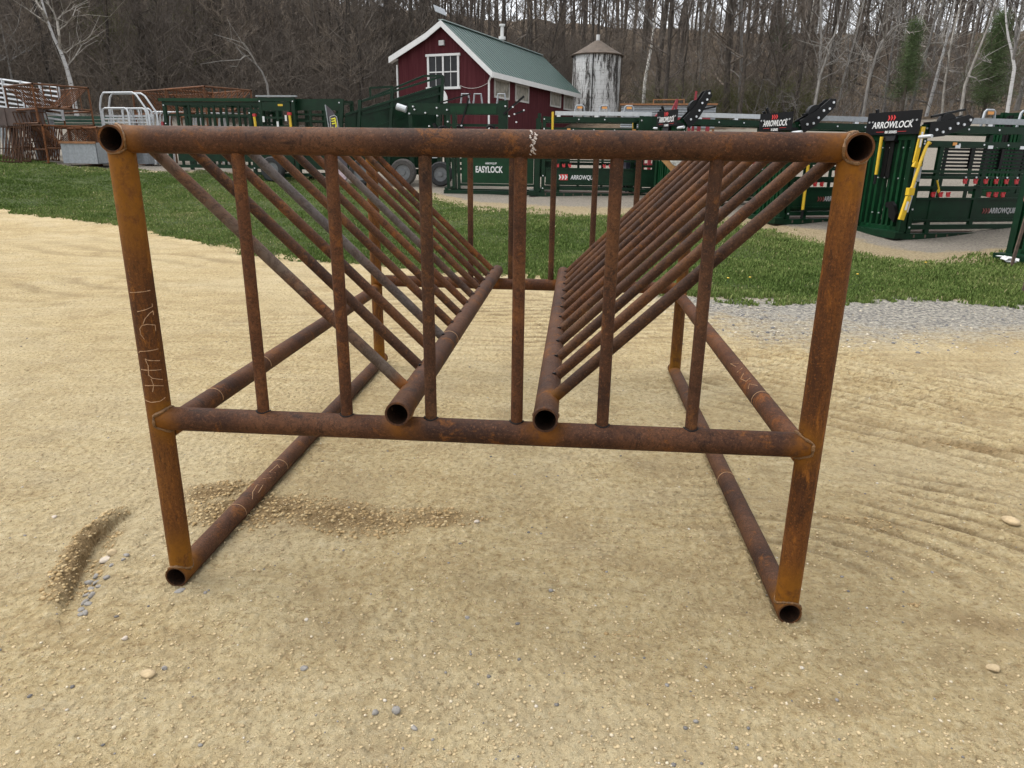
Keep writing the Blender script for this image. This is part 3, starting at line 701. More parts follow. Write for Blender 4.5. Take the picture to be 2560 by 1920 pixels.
def rock_mesh(seed, s, flat=.5):
    rg = np.random.default_rng(seed); dirs = rg.normal(size=(6, 3)); dirs /= np.linalg.norm(dirs, axis=1)[:, None]; v = iv2.copy()
    for d in dirs:
        t = v@d; cut = rg.uniform(.55, .85); v = v-np.clip(t-cut, 0, None)[:, None]*d
    v *= np.array([rg.uniform(.9, 1.4), rg.uniform(.7, 1), flat])*s
    return npmesh('rock', v, None, itf2)
scatter('soil_clods', 60000, 1.9, 4.2, .0022, .0105, 2.0, [(.27, .185, .085), (.36, .255, .125), (.42, .32, .175)], [.35, .4, .25], 8, 'crumbly brown soil clods turned up in the drive', bearing=(-50, 30), accept=lambda x, y, mk: mk[5]*(.5+vnoise(x, y, 9, 81)) > .38)
k = 0
for (px, py, s, m, lab, grp, fl) in [
    (265, 1399, .026, M_ROCKW, 'flat pale stone lying at the top of the furrow left of the feeder', None, .4),
    (282, 1387, .020, M_ROCKT, 'rounded tan stone beside the flat pale stone in the furrow', None, .7),
    (452, 1486, .017, M_ROCKG, 'flat grey flake of stone just in front of the open left runner end', None, .35),
    (136, 1296, .013, M_ROCKW, 'small square white stone left of the furrow', None, .6),
    (372, 1695, .020, M_ROCKT, 'largest smooth tan stone in the lower left of the drive', None, .6),
    (313, 1603, .010, M_ROCKW, 'round white pebble above the large tan stone', None, .8),
    (412, 1678, .010, M_ROCKG, 'grey pebble just right of the large tan stone', None, .7),
    (1192, 1316, .015, M_ROCKW, 'pale angular stone in the middle of the drive below the feeder', None, .5),
    (2525, 1312, .028, M_ROCKT, 'tan stone near the right edge of the drive', None, .6),
    (2480, 1680, .022, M_ROCKT, 'tan angular stone at the lower right of the drive', None, .5),
    (990, 1793, .015, M_ROCKG, 'speckled grey stone at the bottom centre of the drive', None, .6),
    (1168, 1550, .009, M_ROCKG, 'small bluish grey stone at lower centre', None, .6),
    (938, 1795, .012, M_ROCKG, 'dark bluish stone left of the speckled grey stone', None, .6),
    (1036, 1832, .010, M_ROCKG, 'dark chip right of the speckled grey stone', None, .5),
    (760, 1676, .012, M_ROCKG, 'blue grey chip left of centre at the bottom', None, .5)]+\
    [(x, y, s, M_ROCKG, 'grey broken stone in the row lying along the furrow', 'grey stones in the furrow', .6) for x, y, s in
     ((237, 1432, .013), (222, 1447, .016), (240, 1452, .012), (228, 1468, .013), (215, 1480, .012), (230, 1493, .016), (247, 1470, .010), (213, 1506, .014), (222, 1518, .013), (205, 1530, .012), (215, 1540, .012), (270, 1450, .012), (280, 1418, .012), (318, 1402, .010), (310, 1410, .009), (203, 1545, .009))]:
    p = ground(px, py); k += 1; o = link('stone', rock_mesh(k, s, fl), m); o.location = (p.x, p.y, ground_z(p.x, p.y)+s*fl*.35); o.rotation_euler = (0, 0, k*1.3)
    tag(o, lab, 'stone', grp)

# ------------------------------------------------------------------ grass
def grass(name, n, rmin_off, label):
    rg = np.random.default_rng(21); bb = rg.uniform(-46, 42, n*4); rn = np.interp(bb, NEAR[0], NEAR[1]); rf = np.interp(bb, FAR[0], FAR[1])
    rr = rn-.4+(rf-rn+1.2)*rg.random(n*4)**1.15; b_ = np.radians(bb); x = CAM.x+rr*np.sin(b_); y = CAM.y+rr*np.cos(b_)
    mk = masks(x, y); tuft = vnoise(x, y, 1.7, 31)
    ok = (mk[0] > .42) & (rg.random(n*4) < (.25+1.1*tuft)*(1-.75*np.clip(mk[3]*1.3, 0, 1))); x, y, rr, bb = x[ok][:n], y[ok][:n], rr[ok][:n], bb[ok][:n]; n = len(x); tuft = tuft[ok][:n]; dry = mk[3][ok][:n]
    z = H(x, y)+micro(x, y); a = rg.uniform(0, 2*PI, n); hh = rg.uniform(.02, .07, n)*(.3+1.1*tuft**1.5); hh *= np.where(bb < -5, .75, 1.)
    w = .0035+.0005*rr; lean = rg.uniform(0, .8, n)*hh; la = rg.uniform(0, 2*PI, n)
    ca, sa = np.cos(a)*w, np.sin(a)*w; lx, ly = np.cos(la)*lean, np.sin(la)*lean
    P = np.stack([np.stack([x-ca, y-sa, z-.01], 1), np.stack([x+ca, y+sa, z-.01], 1), np.stack([x+ca*.7+lx*.4, y+sa*.7+ly*.4, z+hh*.62], 1), np.stack([x-ca*.7+lx*.4, y-sa*.7+ly*.4, z+hh*.62], 1), np.stack([x+lx, y+ly, z+hh], 1)], 1)
    V = P.reshape(-1, 3); base = np.arange(n)[:, None]*5
    me = npmesh(name, V, base+np.array([[0, 1, 2, 3]]), base+np.array([[3, 2, 4]]))
    tone = np.clip(.10+.5*rg.random(n)**1.3+.8*(vnoise(x, y, .6, 33)-.5)+.45*(vnoise(x, y, 2.6, 34)-.5)+.5*np.clip(dry, 0, 1)*rg.random(n)+(rg.random(n) < .05)*.4, 0, 1)
    me.attributes.new('tone', 'FLOAT', 'POINT').data.foreach_set('value', np.repeat(tone, 5).astype(np.float32))
    return tag(link(name, me, M_GRASS), label, 'grass', kind='stuff')
grass('grass', 260000, 0, 'rough green lawn between the drive and the machines')
# dandelions
dd = B(); dd.tube([(0, 0, 0), (.004, 0, .07)], .002, 5); stem = dd.mesh('stem'); hd = B(); hd.tube([(.004, 0, .068), (.004, 0, .076), (.004, 0, .082)], [.006, .016, .011], 9); head = hd.mesh('head')
for kq, (px, py) in enumerate([(1818, 706), (1873, 703), (2082, 690), (1000, 570), (1755, 655), (2310, 672), (2140, 700)]):
    p = ground(px, py+4); t = thing('dandelion', ['yellow dandelion in the grass beside the right rear leg', 'second small dandelion right of the first', 'dandelion in the lawn right of the feeder', 'dandelion behind the left bars', 'dandelion seen between the right bars', 'dandelion below the largest chute', 'dandelion near the lawn edge at the right'][kq], 'flower', (p.x, p.y, ground_z(p.x, p.y)), kq)
    s_ = link('stem', stem, M_GREENP if not stem.materials else None, t); h_ = link('flower_head', head, M_YEL if not head.materials else None, t)
p = ground(2512, 668); b = B()
for q in range(5): b.box(-.07, .07, -.04, .04, 0, .006, Matrix.Translation((random.uniform(-.08, .08), random.uniform(-.06, .06), .05+.012*q)) @ Matrix.Rotation(random.uniform(-.6, .6), 4, 'X') @ Matrix.Rotation(q*1.3, 4, 'Z'))
o = b.build('paper_scrap', M_WHITE); o.location = (p.x, p.y, ground_z(p.x, p.y)); tag(o, 'crumpled white paper scrap in the grass at the right', 'litter')
# ------------------------------------------------------------------ trees
def tree_geo(seed, h, r0, nb, lo, hi, blen, up, twig, levels=3, lean=0, wig=.02, twr=.012, sides=(7, 4, 3), kidn=5):
    """returns (trunk MB, crown MB): a tapered, slightly crooked stem and recursively forked limbs"""
    rd = random.Random(seed); T = B(); Cn = B(); n = 12; pts = []; x = y = 0; vx = lean; vy = 0
    for i in range(n+1):
        t = i/n; pts.append(Vector((x, y, h*t))); vx += rd.uniform(-1, 1)*wig*2; vy += rd.uniform(-1, 1)*wig*2; x += vx*h/n; y += vy*h/n
    rs = [r0*(1-t/n)**.75+.012 for t in range(n+1)]; rs[0] *= 1.35
    T.tube([pts[0]-Vector((0, 0, .4))]+pts, [rs[0]*1.1]+rs, sides[0], caps=False)
    def at_t(t): q = t*n; i = min(n-1, int(q)); return pts[i].lerp(pts[i+1], q-i), r0*(1-t)**.75+.012
    def branch(p, d, L, r, lev):
        m = 5 if lev == 0 else 4 if lev == 1 else 3; P = [p]; q = p.copy(); dd = d.copy()
        for i in range(m):
            dd = (dd+Vector((rd.uniform(-1, 1), rd.uniform(-1, 1), rd.uniform(-.6, 1)*.8+up*.5))*.22).normalized(); q = q+dd*(L/m); P.append(q.copy())
        Cn.tube(P, [max(twr*.6, r*(1-.75*i/m)) for i in range(m+1)], sides[1] if lev == 0 else sides[2], caps=False)
        if lev+1 >= levels: return
        k = kidn if lev == 0 else twig
        for j in range(k):
            t = .2+.8*(j+rd.random())/k; f = t*m; i = min(m-1, int(f)); s = P[i].lerp(P[i+1], f-i); bd = (P[i+1]-P[i]).normalized()
            side = Vector((rd.uniform(-1, 1), rd.uniform(-1, 1), rd.uniform(-.4, .8))); nd_ = (bd*.7+side.normalized()*.8).normalized()
            branch(s, nd_, L*rd.uniform(.35, .6), max(twr, r*.45*(1-t*.4)), lev+1)
    for i in range(nb):
        t = lo+(hi-lo)*((i+rd.random())/nb); p, rr = at_t(t); a = rd.uniform(0, 2*PI); el = rd.uniform(.1, .9)*up+.15
        branch(p, Vector((math.cos(a), math.sin(a), el)).normalized(), blen*(1-.5*(t-lo)/(hi-lo+.01))*rd.uniform(.6, 1.15), max(twr*1.3, rr*.42), 0)
    return T, Cn
def make_variant(seed, bk, tw, **k):
    T, Cn = tree_geo(seed, **k); a = T.mesh('trunk'); c = Cn.mesh('crown'); a.materials.append(bk); c.materials.append(tw); a.shade_smooth(); return a, c
TALL = [make_variant(100+i, M_BARK, M_TWIG, h=17+2*(i % 3), r0=.10+.03*(i % 4), nb=21, lo=.10, hi=.98, blen=3.8, up=.6, twig=6, lean=[-.05, .04, 0, .02, .06, -.03][i % 6], twr=.013) for i in range(6)]
UNDER = [make_variant(200+i, M_BARK, M_TWIG, h=6.5+1.2*(i % 4), r0=.055+.01*(i % 3), nb=24, lo=.05, hi=.98, blen=2.5, up=.45, twig=8, lean=random.uniform(-.1, .1), wig=.05, twr=.010, sides=(5, 3, 3), kidn=6) for i in range(6)]
PALEV = [make_variant(300+i, M_PALE, M_TWIGP, h=[11, 14, 9][i], r0=[.085, .11, .07][i], nb=13, lo=.15, hi=.97, blen=[2.2, 2.6, 2.6][i], up=.6, twig=4, lean=[.12, .05, .18][i], wig=.03, twr=.015, kidn=4) for i in range(3)]
def place_tree(var, x, y, s, rz, label, cat='tree', group=None, name='tree', sz=1.0, tilt=(0, 0)):
    t = thing(name, label, cat, (x, y, ground_z(x, y)-.05), rz, group); t.scale = (s, s, s*sz); t.rotation_euler = (tilt[0], tilt[1], rz)
    a = bpy.data.objects.new('trunk', var[0]); COL.objects.link(a); a.parent = t
    c = bpy.data.objects.new('crown', var[1]); COL.objects.link(c); c.parent = t
    return t
def polar(b, r): b = R(b); return CAM.x+r*math.sin(b), CAM.y+r*math.cos(b)
BARN_XY = (-4.47, 39.7)
def blocked(b, r):            # keep trees out of the yard, barn and silo
    if r < 47: return True
    x, y = polar(b, r)
    return (-12 < x < 6 and y < 58)
rd = random.Random(5); cnt = 0
while cnt < 135:
    b_ = rd.uniform(-47, 42)
    if b_ > 22 and rd.random() < .45: b_ = rd.uniform(-47, 22)
    _ = 0; r = 50*(130/50)**rd.random()
    if blocked(b_, r): continue
    x, y = polar(b_, r); v = TALL[rd.randrange(6)]
    place_tree(v, x, y, rd.uniform(.8, 1.15), rd.uniform(0, 6.28), 'tall bare grey brown tree standing in the hillside wood', 'tree', 'tall bare trees of the hillside wood'); cnt += 1
cnt = 0
while cnt < 140:
    b_ = rd.uniform(-47, 42) if rd.random() < .25 else rd.uniform(-47, 2); r = 49*(85/49)**rd.random()
    if blocked(b_, r): continue
    x, y = polar(b_, r); v = UNDER[rd.randrange(6)]
    place_tree(v, x, y, rd.uniform(.75, 1.2), rd.uniform(0, 6.28), 'low twiggy bare tree among the undergrowth at the foot of the hill', 'tree', 'low bare trees of the undergrowth', name='understory_tree'); cnt += 1
# the far wood above: too many stems to count, one mass
def far_wood(n, seed):
    rg = random.Random(seed); m = B()
    Vs, Fs, off = [], [], 0
    base = []
    for k in range(4):
        T, Cn = tree_geo(700+k, h=15, r0=.15, nb=15, lo=.15, hi=1, blen=3.2, up=.9, twig=4, twr=.02, sides=(5, 3, 3), kidn=4)
        vv = np.array(T.v+Cn.v); nt_ = len(T.v); qs = [f for f in T.f]+[tuple(i+nt_ for i in f) for f in Cn.f]; qs = np.array([f for f in qs if len(f) == 4]); base.append((vv, qs))
    for _ in range(n):
        b_ = rg.uniform(-48, 43); r = rg.uniform(75, 165); x, y = polar(b_, r); vv, qs = base[rg.randrange(4)]
        a = rg.uniform(0, 6.28); s = rg.uniform(.8, 1.3); ca, sa = math.cos(a)*s, math.sin(a)*s
        q = np.stack([vv[:, 0]*ca-vv[:, 1]*sa+x, vv[:, 0]*sa+vv[:, 1]*ca+y, vv[:, 2]*s+hz(x, y)-.3], 1)
        Vs.append(q); Fs.append(qs+off); off += len(q)
    return npmesh('far_wood', np.vstack(Vs), np.vstack(Fs), None)
tag(link('far_wood', far_wood(430, 9), M_TWIG), 'distant mass of bare trees covering the upper hillside', 'wood', kind='stuff')
# brush: thin stems, one tangled mass
def brush(n, seed, b0, b1, r0, r1, hmin, hmax, name, mat, label):
    rg = np.random.default_rng(seed); bb = np.radians(rg.uniform(b0, b1, n)); rr = r0*(r1/r0)**rg.random(n)
    clump = vnoise(CAM.x+rr*np.sin(bb), CAM.y+rr*np.cos(bb), .25, 41); ok = rg.random(n) < np.clip(clump*2.4-.6, .1, 1); bb, rr = bb[ok], rr[ok]
    x = CAM.x+rr*np.sin(bb); y = CAM.y+rr*np.cos(bb); ok = ~((x > -12) & (x < 6) & (y < 57)); x, y = x[ok], y[ok]; n = len(x)
    Z0 = H(x, y)+micro(x, y)
    Vs, Qs = [], []; off = 0
    def sticks(p0, p1, ra, rb):
        nonlocal off
        m = len(p0); d = p1-p0; a = rg.uniform(0, PI, m); ax = np.stack([np.cos(a), np.sin(a), 0*a], 1)
        u = np.cross(d, ax); u /= np.linalg.norm(u, axis=1)[:, None]+1e-9; v = np.cross(d, u); v /= np.linalg.norm(v, axis=1)[:, None]+1e-9
        P = []
        for (p, r_) in ((p0, ra), (p1, rb)):
            for k in range(3): P.append(p+(u*math.cos(2.094*k)+v*math.sin(2.094*k))*r_[:, None])
        Vv = np.stack(P, 1).reshape(-1, 3); bs = np.arange(m)[:, None]*6+off
        for q in ((0, 1, 4, 3), (1, 2, 5, 4), (2, 0, 3, 5)): Qs.append(bs+np.array([q]))
        Vs.append(Vv); off += len(Vv)
    hh = rg.uniform(hmin, hmax, n); p0 = np.stack([x, y, Z0-.1], 1)
    d1 = np.stack([rg.normal(0, .5, n), rg.normal(0, .5, n), np.ones(n)], 1); p1 = p0+d1*hh[:, None]*.5
    d2 = d1+rg.normal(0, .35, (n, 3)); p2 = p1+d2*hh[:, None]*.5
    sticks(p0, p1, .018+0*hh, .013+0*hh); sticks(p1, p2, .013+0*hh, .007+0*hh)
    for _ in range(7):
        t = rg.random(n)[:, None]; s = p1*(1-t)+p2*t; s = np.where(rg.random(n)[:, None] < .4, p0*(1-t)+p1*t, s); e = s+np.stack([rg.normal(0, .55, n), rg.normal(0, .55, n), rg.uniform(0, .8, n)], 1)*hh[:, None]*.38
        sticks(s, e, .010+0*hh, .006+0*hh)
    return tag(link(name, npmesh(name, np.vstack(Vs), np.vstack(Qs), None), mat), label, 'undergrowth', kind='stuff')
brush(15000, 51, -47, 3, 47, 95, 1.2, 5.0, 'undergrowth', M_TWIG, 'tangled leafless undergrowth along the foot of the hill')
brush(6500, 55, 3, 42, 50, 120, .8, 4.5, 'sparse_undergrowth', M_TWIG, 'sparse leafless saplings and stalks on the open right slope')
brush(2200, 52, 4, 42, 50, 75, .6, 2.2, 'pale_undergrowth', M_TWIGP, 'pale dead stalks on the slope at the right')
brush(2600, 53, 6, 17, 52, 62, .8, 2.6, 'budding_undergrowth', M_BUD, 'olive budding shrubs at the foot of the slope right of the silo')
brush(150, 54, -33, -29.5, 52, 60, 3, 7, 'budding_shrubs', M_BUD, 'olive tinted budding shrubs in the wood at the left')
# traced pale trees
def traced(name, label, dist, r0, strokes, mat, cat='tree', twigs=10, seed=1, twmat=None, scale_r=1):
    rg = random.Random(seed); d0 = at(*strokes[0][0], dist); t = thing(name, label, cat, (d0.x, d0.y, ground_z(d0.x, d0.y)))
    o0 = Vector(t.location)
    Tr = B(); Cn = B()
    for si, s in enumerate(strokes):
        P = []
        for i, (px, py) in enumerate(s):
            p = at(px, py, dist+(0 if si == 0 else rg.uniform(-.5, .5)*min(i, 2)))-o0; P.append(p)
        if si == 0: P[0].z = min(P[0].z, 0)-.3 if P[0].z > 0 else P[0].z-.3
        rr = r0 if si == 0 else r0*(.62 if si < 3 else .3); (Tr if si == 0 else Cn).tube(P, [max(.012, rr*(1-.75*i/(len(P)-1))) for i in range(len(P))], 7 if si == 0 else 5, caps=False)
        for q in range(twigs if si else twigs//2):
            i = rg.randrange(len(P)-1); p = P[i].lerp(P[i+1], rg.random()); 
            if si == 0 and i == 0: continue
            dd = (P[i+1]-P[i]).normalized()*.6+Vector((rg.uniform(-1, 1), rg.uniform(-.6, .6), rg.uniform(-.1, .9))); L = rg.uniform(.6, 1.9); m = p+dd*L*.5; e = m+(dd+Vector((rg.uniform(-.5, .5), 0, rg.uniform(-.3, .5))))*L*.5
            Cn.tube([p, m, e], [.022*scale_r, .015*scale_r, .008], 3, caps=False)
    Tr.build('trunk', mat, t, smooth=True); Cn.build('crown', twmat or mat, t); return t
traced('birch_tree', 'white birch with two leaning stems rising behind the rusty feeders at the left', 46, .125,
  [[(183, 232), (176, 205), (165, 165), (150, 125), (135, 95), (118, 50), (104, 0), (98, -60)],
   [(150, 122), (148, 90), (143, 55), (133, 25), (126, -20)], [(118, 52), (106, 25), (92, 5), (80, -20)],
   [(152, 128), (165, 132), (185, 115), (225, 92)], [(148, 75), (165, 62), (182, 40), (190, 18)], [(168, 165), (185, 145), (205, 112), (215, 98)],
   [(122, 62), (100, 45), (75, 28), (55, 12)], [(145, 48), (160, 30), (175, 12)], [(133, 30), (120, 8), (112, -10)]], M_BIRCH, seed=3, twigs=7, twmat=M_PALE, scale_r=.7)
traced('dead_birch', 'slender pale dead tree leaning behind the upper right feeder', 44, .07,
  [[(672, 236), (668, 210), (655, 180), (640, 160), (615, 140), (590, 118)], [(640, 160), (625, 130), (610, 108), (578, 98)], [(612, 140), (600, 150), (592, 168)]], M_PALE, twigs=4, seed=4)
traced('pale_tree', 'thin pale leaning tree at the far left edge', 48, .07, [[(42, 235), (30, 200), (20, 150), (12, 110), (2, 60)], [(18, 140), (5, 150), (-10, 155)], [(28, 150), (50, 135), (78, 125)]], M_PALE, twigs=6, seed=5)
traced('sycamore_tree', 'crooked white barked tree on the slope behind the silo', 58, .14,
  [[(1608, 262), (1612, 205), (1622, 150), (1628, 120), (1634, 70), (1642, 20), (1645, -40)], [(1634, 68), (1620, 45), (1608, 30), (1602, 0), (1596, -30)]], M_BIRCH, twigs=5, seed=6, twmat=M_TWIGP)
traced('white_tree', 'straight bright white trunked tree leaning over the fallen logs at the right', 52, .11,
  [[(2322, 250), (2340, 200), (2356, 140), (2366, 100), (2376, 55), (2388, 0), (2395, -50)], [(2366, 108), (2345, 107), (2310, 110), (2290, 112)], [(2368, 92), (2350, 86), (2318, 104)], [(2352, 162), (2365, 172), (2382, 182)], [(2365, 108), (2385, 112), (2392, 130)], [(2375, 68), (2350, 62), (2318, 70)]], M_BIRCH, twigs=6, seed=7, twmat=M_TWIGP)
traced('arching_tree', 'pale arching tree left of the small pine', 50, .10,
  [[(2162, 262), (2172, 200), (2190, 140), (2205, 105), (2228, 75), (2250, 62), (2290, 52)], [(2190, 140), (2210, 110), (2215, 85)], [(2245, 64), (2262, 72), (2275, 85)], [(2180, 140), (2165, 150), (2155, 160)]], M_PALE, twigs=10, seed=8)
traced('pale_tree', 'pale leaning sapling with drooping twigs left of the arching tree', 49, .085,
  [[(2038, 240), (2050, 190), (2068, 140), (2085, 90), (2100, 40), (2115, -20)], [(2058, 165), (2085, 158), (2105, 145), (2120, 160)], [(2085, 90), (2065, 120), (2050, 175)], [(2072, 130), (2090, 110), (2110, 95)]], M_PALE, twigs=12, seed=9)
traced('pale_tree', 'crooked pale tree in front of the larger pine', 48, .09,
  [[(2410, 255), (2412, 215), (2425, 180), (2445, 130), (2465, 80), (2480, 40), (2495, -20)], [(2440, 145), (2455, 150), (2480, 158)], [(2420, 190), (2440, 195), (2452, 210)]], M_PALE, twigs=6, seed=10)
traced('pale_tree', 'forked white stemmed tree cut off by the right edge', 48, .10,
  [[(2535, 210), (2536, 170), (2530, 130), (2520, 90), (2515, 50), (2512, -20)], [(2532, 150), (2545, 100), (2555, 50), (2570, 0)], [(2533, 160), (2542, 60), (2535, 0)]], M_BIRCH, twigs=6, seed=12, twmat=M_TWIGP)
traced('pale_tree', 'tall thin pale trunk between the small pine and the white trunked tree', 54, .07,
  [[(2275, 200), (2285, 130), (2297, 60), (2310, 0), (2318, -40)]], M_PALE, twigs=6, seed=13)
traced('dark_tree', 'dark thick trunked tree behind the loading ramp', 50, .17,
  [[(905, 250), (902, 190), (898, 130), (890, 80), (875, 30), (868, -20)], [(900, 150), (880, 120), (850, 95), (820, 70)], [(895, 110), (915, 70), (935, 30)], [(890, 80), (865, 55), (845, 40)], [(903, 200), (925, 190), (945, 170), (960, 140)], [(872, 240), (862, 190), (850, 150), (838, 120)]], M_BARK, twigs=14, seed=14, twmat=M_TWIG)
traced('dark_tree', 'dark leaning trunk forking against the sky at the upper right', 60, .13,
  [[(1855, 110), (1872, 80), (1890, 50), (1915, 15), (1930, -20)], [(1875, 78), (1900, 60), (1925, 25)]], M_BARK, twigs=6, seed=15, twmat=M_TWIG)
traced('dark_tree', 'black stub of a broken tree between the barn and the silo', 56, .13, [[(1314, 128), (1316, 95), (1322, 70), (1330, 52)], [(1316, 88), (1300, 95), (1288, 105)]], M_BARK, twigs=3, seed=16, twmat=M_TWIG)
rd = random.Random(17)
for i, (b_, r) in enumerate([(9, 58), (12, 54), (14.5, 60), (18.5, 58), (21.5, 54), (25, 50), (27, 60), (29, 53), (32, 58), (34, 60), (36, 52), (38, 58), (39, 51), (16, 70), (22, 72), (30, 75), (17, 53), (20, 56), (23, 52), (26, 54), (28, 57), (30, 51), (33, 54), (35, 50), (37, 55), (24, 62), (31, 64), (19, 66)]):
    x, y = polar(b_, r); place_tree(PALEV[i % 3], x, y, rd.uniform(.7, 1.05), rd.uniform(0, 6.28), 'thin pale grey dead tree on the slope at the right', 'tree', 'pale dead trees on the right slope', name='pale_tree')
# pines: whorled limbs carrying clumps of fine needle blades
def pine(name, label, px0, px1, ytop, ybot, dist, seed, dens=1.0):
    rg = np.random.default_rng(seed); base = at((px0+px1)/2, ybot, dist); top = at((px0+px1)/2, ytop, dist); h = top.z-base.z; rad = (at(px1, ybot, dist)-at(px0, ybot, dist)).length/2
    gz = ground_z(base.x, base.y); t = thing(name, label, 'pine tree', (base.x, base.y, gz)); zb = base.z-gz
    T = B(); T.tube([(0, 0, -.3), (.05, 0, h*.5+zb), (0, 0, h+zb)], [.12, .07, .015], 7); T.build('trunk', M_BARK, t, smooth=True)
    Lb = B(); cen = []
    n = int(70*dens)
    for k in range(n):
        u = (k+rg.random())/n; z = zb+h*u; prof = ((1-u)**.9+.10)*(.8+.2*min(1, u*6))*rad*rg.choice([rg.uniform(.3, .8), rg.uniform(.7, 1.3)]); a = rg.uniform(0, 2*PI)
        tip = Vector((math.cos(a)*prof, math.sin(a)*prof, z+prof*rg.uniform(-.1, .35))); Lb.tube([(0, 0, z-.05), tip*.5+Vector((0, 0, z*.5)), tip], [.02, .014, .006], 3, caps=False)
        for q in range(7): s = rg.uniform(.25, 1.05); cen.append((tip.x*s+rg.normal(0, .09), tip.y*s+rg.normal(0, .09), z+(tip.z-z)*s+rg.normal(0, .09)))
    Lb.build('limbs', M_BARK, t)
    c = np.array(cen); m = 17; N = len(c)*m; C3 = np.repeat(c, m, 0)+rg.normal(0, .19, (N, 3)); d = rg.normal(size=(N, 3)); d[:, 2] = np.abs(d[:, 2])*.9; d /= np.linalg.norm(d, axis=1)[:, None]
    sd_ = np.cross(d, rg.normal(size=(N, 3))); sd_ /= np.linalg.norm(sd_, axis=1)[:, None]; L = rg.uniform(.10, .22, N)[:, None]; w_ = .009
    Vv = np.stack([C3-sd_*w_, C3+sd_*w_, C3+d*L], 1).reshape(-1, 3); me = npmesh('crown', Vv, None, np.arange(N*3).reshape(-1, 3)); link('crown', me, M_NEED, t)
    return t
pine('pine_tree', 'small narrow green pine in the middle of the right slope', 2218, 2302, 62, 238, 50, 1, 1.5)
pine('pine_tree', 'larger full green pine near the right edge on the slope', 2380, 2545, 45, 262, 49.5, 2, 2.4)
pine('pine_tree', 'dim green pine partly hidden by trunks right of centre on the slope', 1925, 1975, 60, 130, 60, 3, .8)
# fallen logs
rd = random.Random(23)
LOGS = [(2290, 130, 2420, 150), (2300, 122, 2400, 128), (2330, 118, 2420, 140), (2400, 140, 2480, 165), (2280, 150, 2340, 160), (2290, 170, 2330, 178), (2310, 188, 2370, 195), (2305, 200, 2400, 212), (2350, 175, 2390, 182), (2215, 205, 2300, 222),
 (2260, 215, 2345, 232), (2330, 228, 2400, 240), (2180, 236, 2270, 256), (2160, 232, 2230, 245), (2225, 240, 2330, 258), (2090, 195, 2160, 215), (2060, 215, 2140, 228), (2400, 195, 2480, 205), (2440, 235, 2520, 262), (2390, 250, 2470, 262), (2270, 160, 2330, 140), (2345, 205, 2420, 222),
 (1590, 133, 1650, 128), (1590, 152, 1630, 145), (1900, 205, 1960, 225)]
for i, (x0, y0, x1, y1) in enumerate(LOGS):
    p0, p1 = ground(x0, y0), ground(x1, y1)
    mid = (p0+p1)/2
    r_ = math.hypot(mid.x-CAM.x, mid.y-CAM.y)*.94; mid = at((x0+x1)/2, (y0+y1)/2, r_); a = at(x0, y0, r_); c = at(x1, y1, r_); rr = rd.uniform(.05, .11); b = B(); mm = (a+c)/2+Vector((0, 0, rd.uniform(-.1, .1)))
    b.tube([a-mid, mm-mid, c-mid], [rr, rr*.85, rr*.55], 7)
    for q in range(4):
        s = a.lerp(c, rd.uniform(.3, 1))-mid; b.tube([s, s+Vector((rd.uniform(-.5, .5), rd.uniform(-.3, .3), rd.uniform(.1, .6)))], [.03, .012], 4)
    o = b.build('fallen_log', M_PALE if i % 3 else M_BARK, smooth=True); o.location = mid; tag(o, 'fallen grey log lying across the leafy slope', 'log', 'fallen logs on the slope')
# brush pile at the foot of the slope
p = ground(1875, 268); b = B(); t = thing('brush_pile', 'heap of dark dead branches and logs at the foot of the slope', 'brush pile', (p.x, p.y, hz(p.x, p.y)))
for q in range(240):
    a = rd.uniform(0, 6.28); r_ = abs(rd.gauss(0, 1.5)); s = Vector((r_*math.cos(a)*1.6, r_*math.sin(a)*.8, rd.uniform(0, 1.3)*math.exp(-r_*.4))); d = Vector((rd.uniform(-1, 1), rd.uniform(-.6, .6), rd.uniform(-.2, .9)))*rd.uniform(.5, 1.6)
    b.tube([s, s+d*.5+Vector((0, 0, rd.uniform(-.1, .2))), s+d], [.035, .022, .01], 4, caps=False)
b.build('branches', M_BARK, t); b = B()
for q in range(4): b.tube([(-2.2+q*.2, -.8, .3+q*.18), (-.2, -.9, .35+q*.16), (1.0, -.7, .3+.15*q)], [.13, .12, .1], 8)
b.build('logs', M_STEELD, t, smooth=True)

# ------------------------------------------------------------------ barn
TH = -.332; WB, LB, ZE, ZR, ZL, OE, OH, UF = 5.76, 14.35, 5.66, 8.34, 6.62, .404, .343, .476
# local frame: u along the gable from the near right corner to the left, w into the depth
barn = thing('red_barn', 'dark red board barn with green metal roof and white trim behind the machines', 'barn', (BARN_XY[0], BARN_XY[1], 0), 0)
gx, gy = -math.cos(TH), -math.sin(TH); lx_, ly_ = -math.sin(TH), math.cos(TH)
def bp(u, w, z): return Vector((gx*u+lx_*w, gy*u+ly_*w, z))
Z0 = 1.2; apx = WB*UF; UB = apx+.96; GZ = 7.95; ZEW = 5.36; ZLW = 6.36
mr = Vector((WB*.80, 0, 7.0))
def roof_z(u):            # underside profile of the roof: right slope, and a left slope that breaks to a flatter pitch
    if u <= apx: return ZE+(ZR-ZE)*(u+OE)/(apx+OE)
    ub = UB
    zb = ZR-(ub-apx)*.61
    if u <= ub: return ZR-(u-apx)*.61
    return zb+(ZL-zb)*(u-ub)/(WB+OE-ub)
prof = [(0, Z0), (WB, Z0), (WB, roof_z(WB)-.12), (UB, roof_z(UB)-.12), (apx, ZR-.12), (0, roof_z(0)-.12)]
b = B(); n = len(prof); P = [bp(u, 0, z) for u, z in prof]; Q_ = [bp(u, LB, z) for u, z in prof]
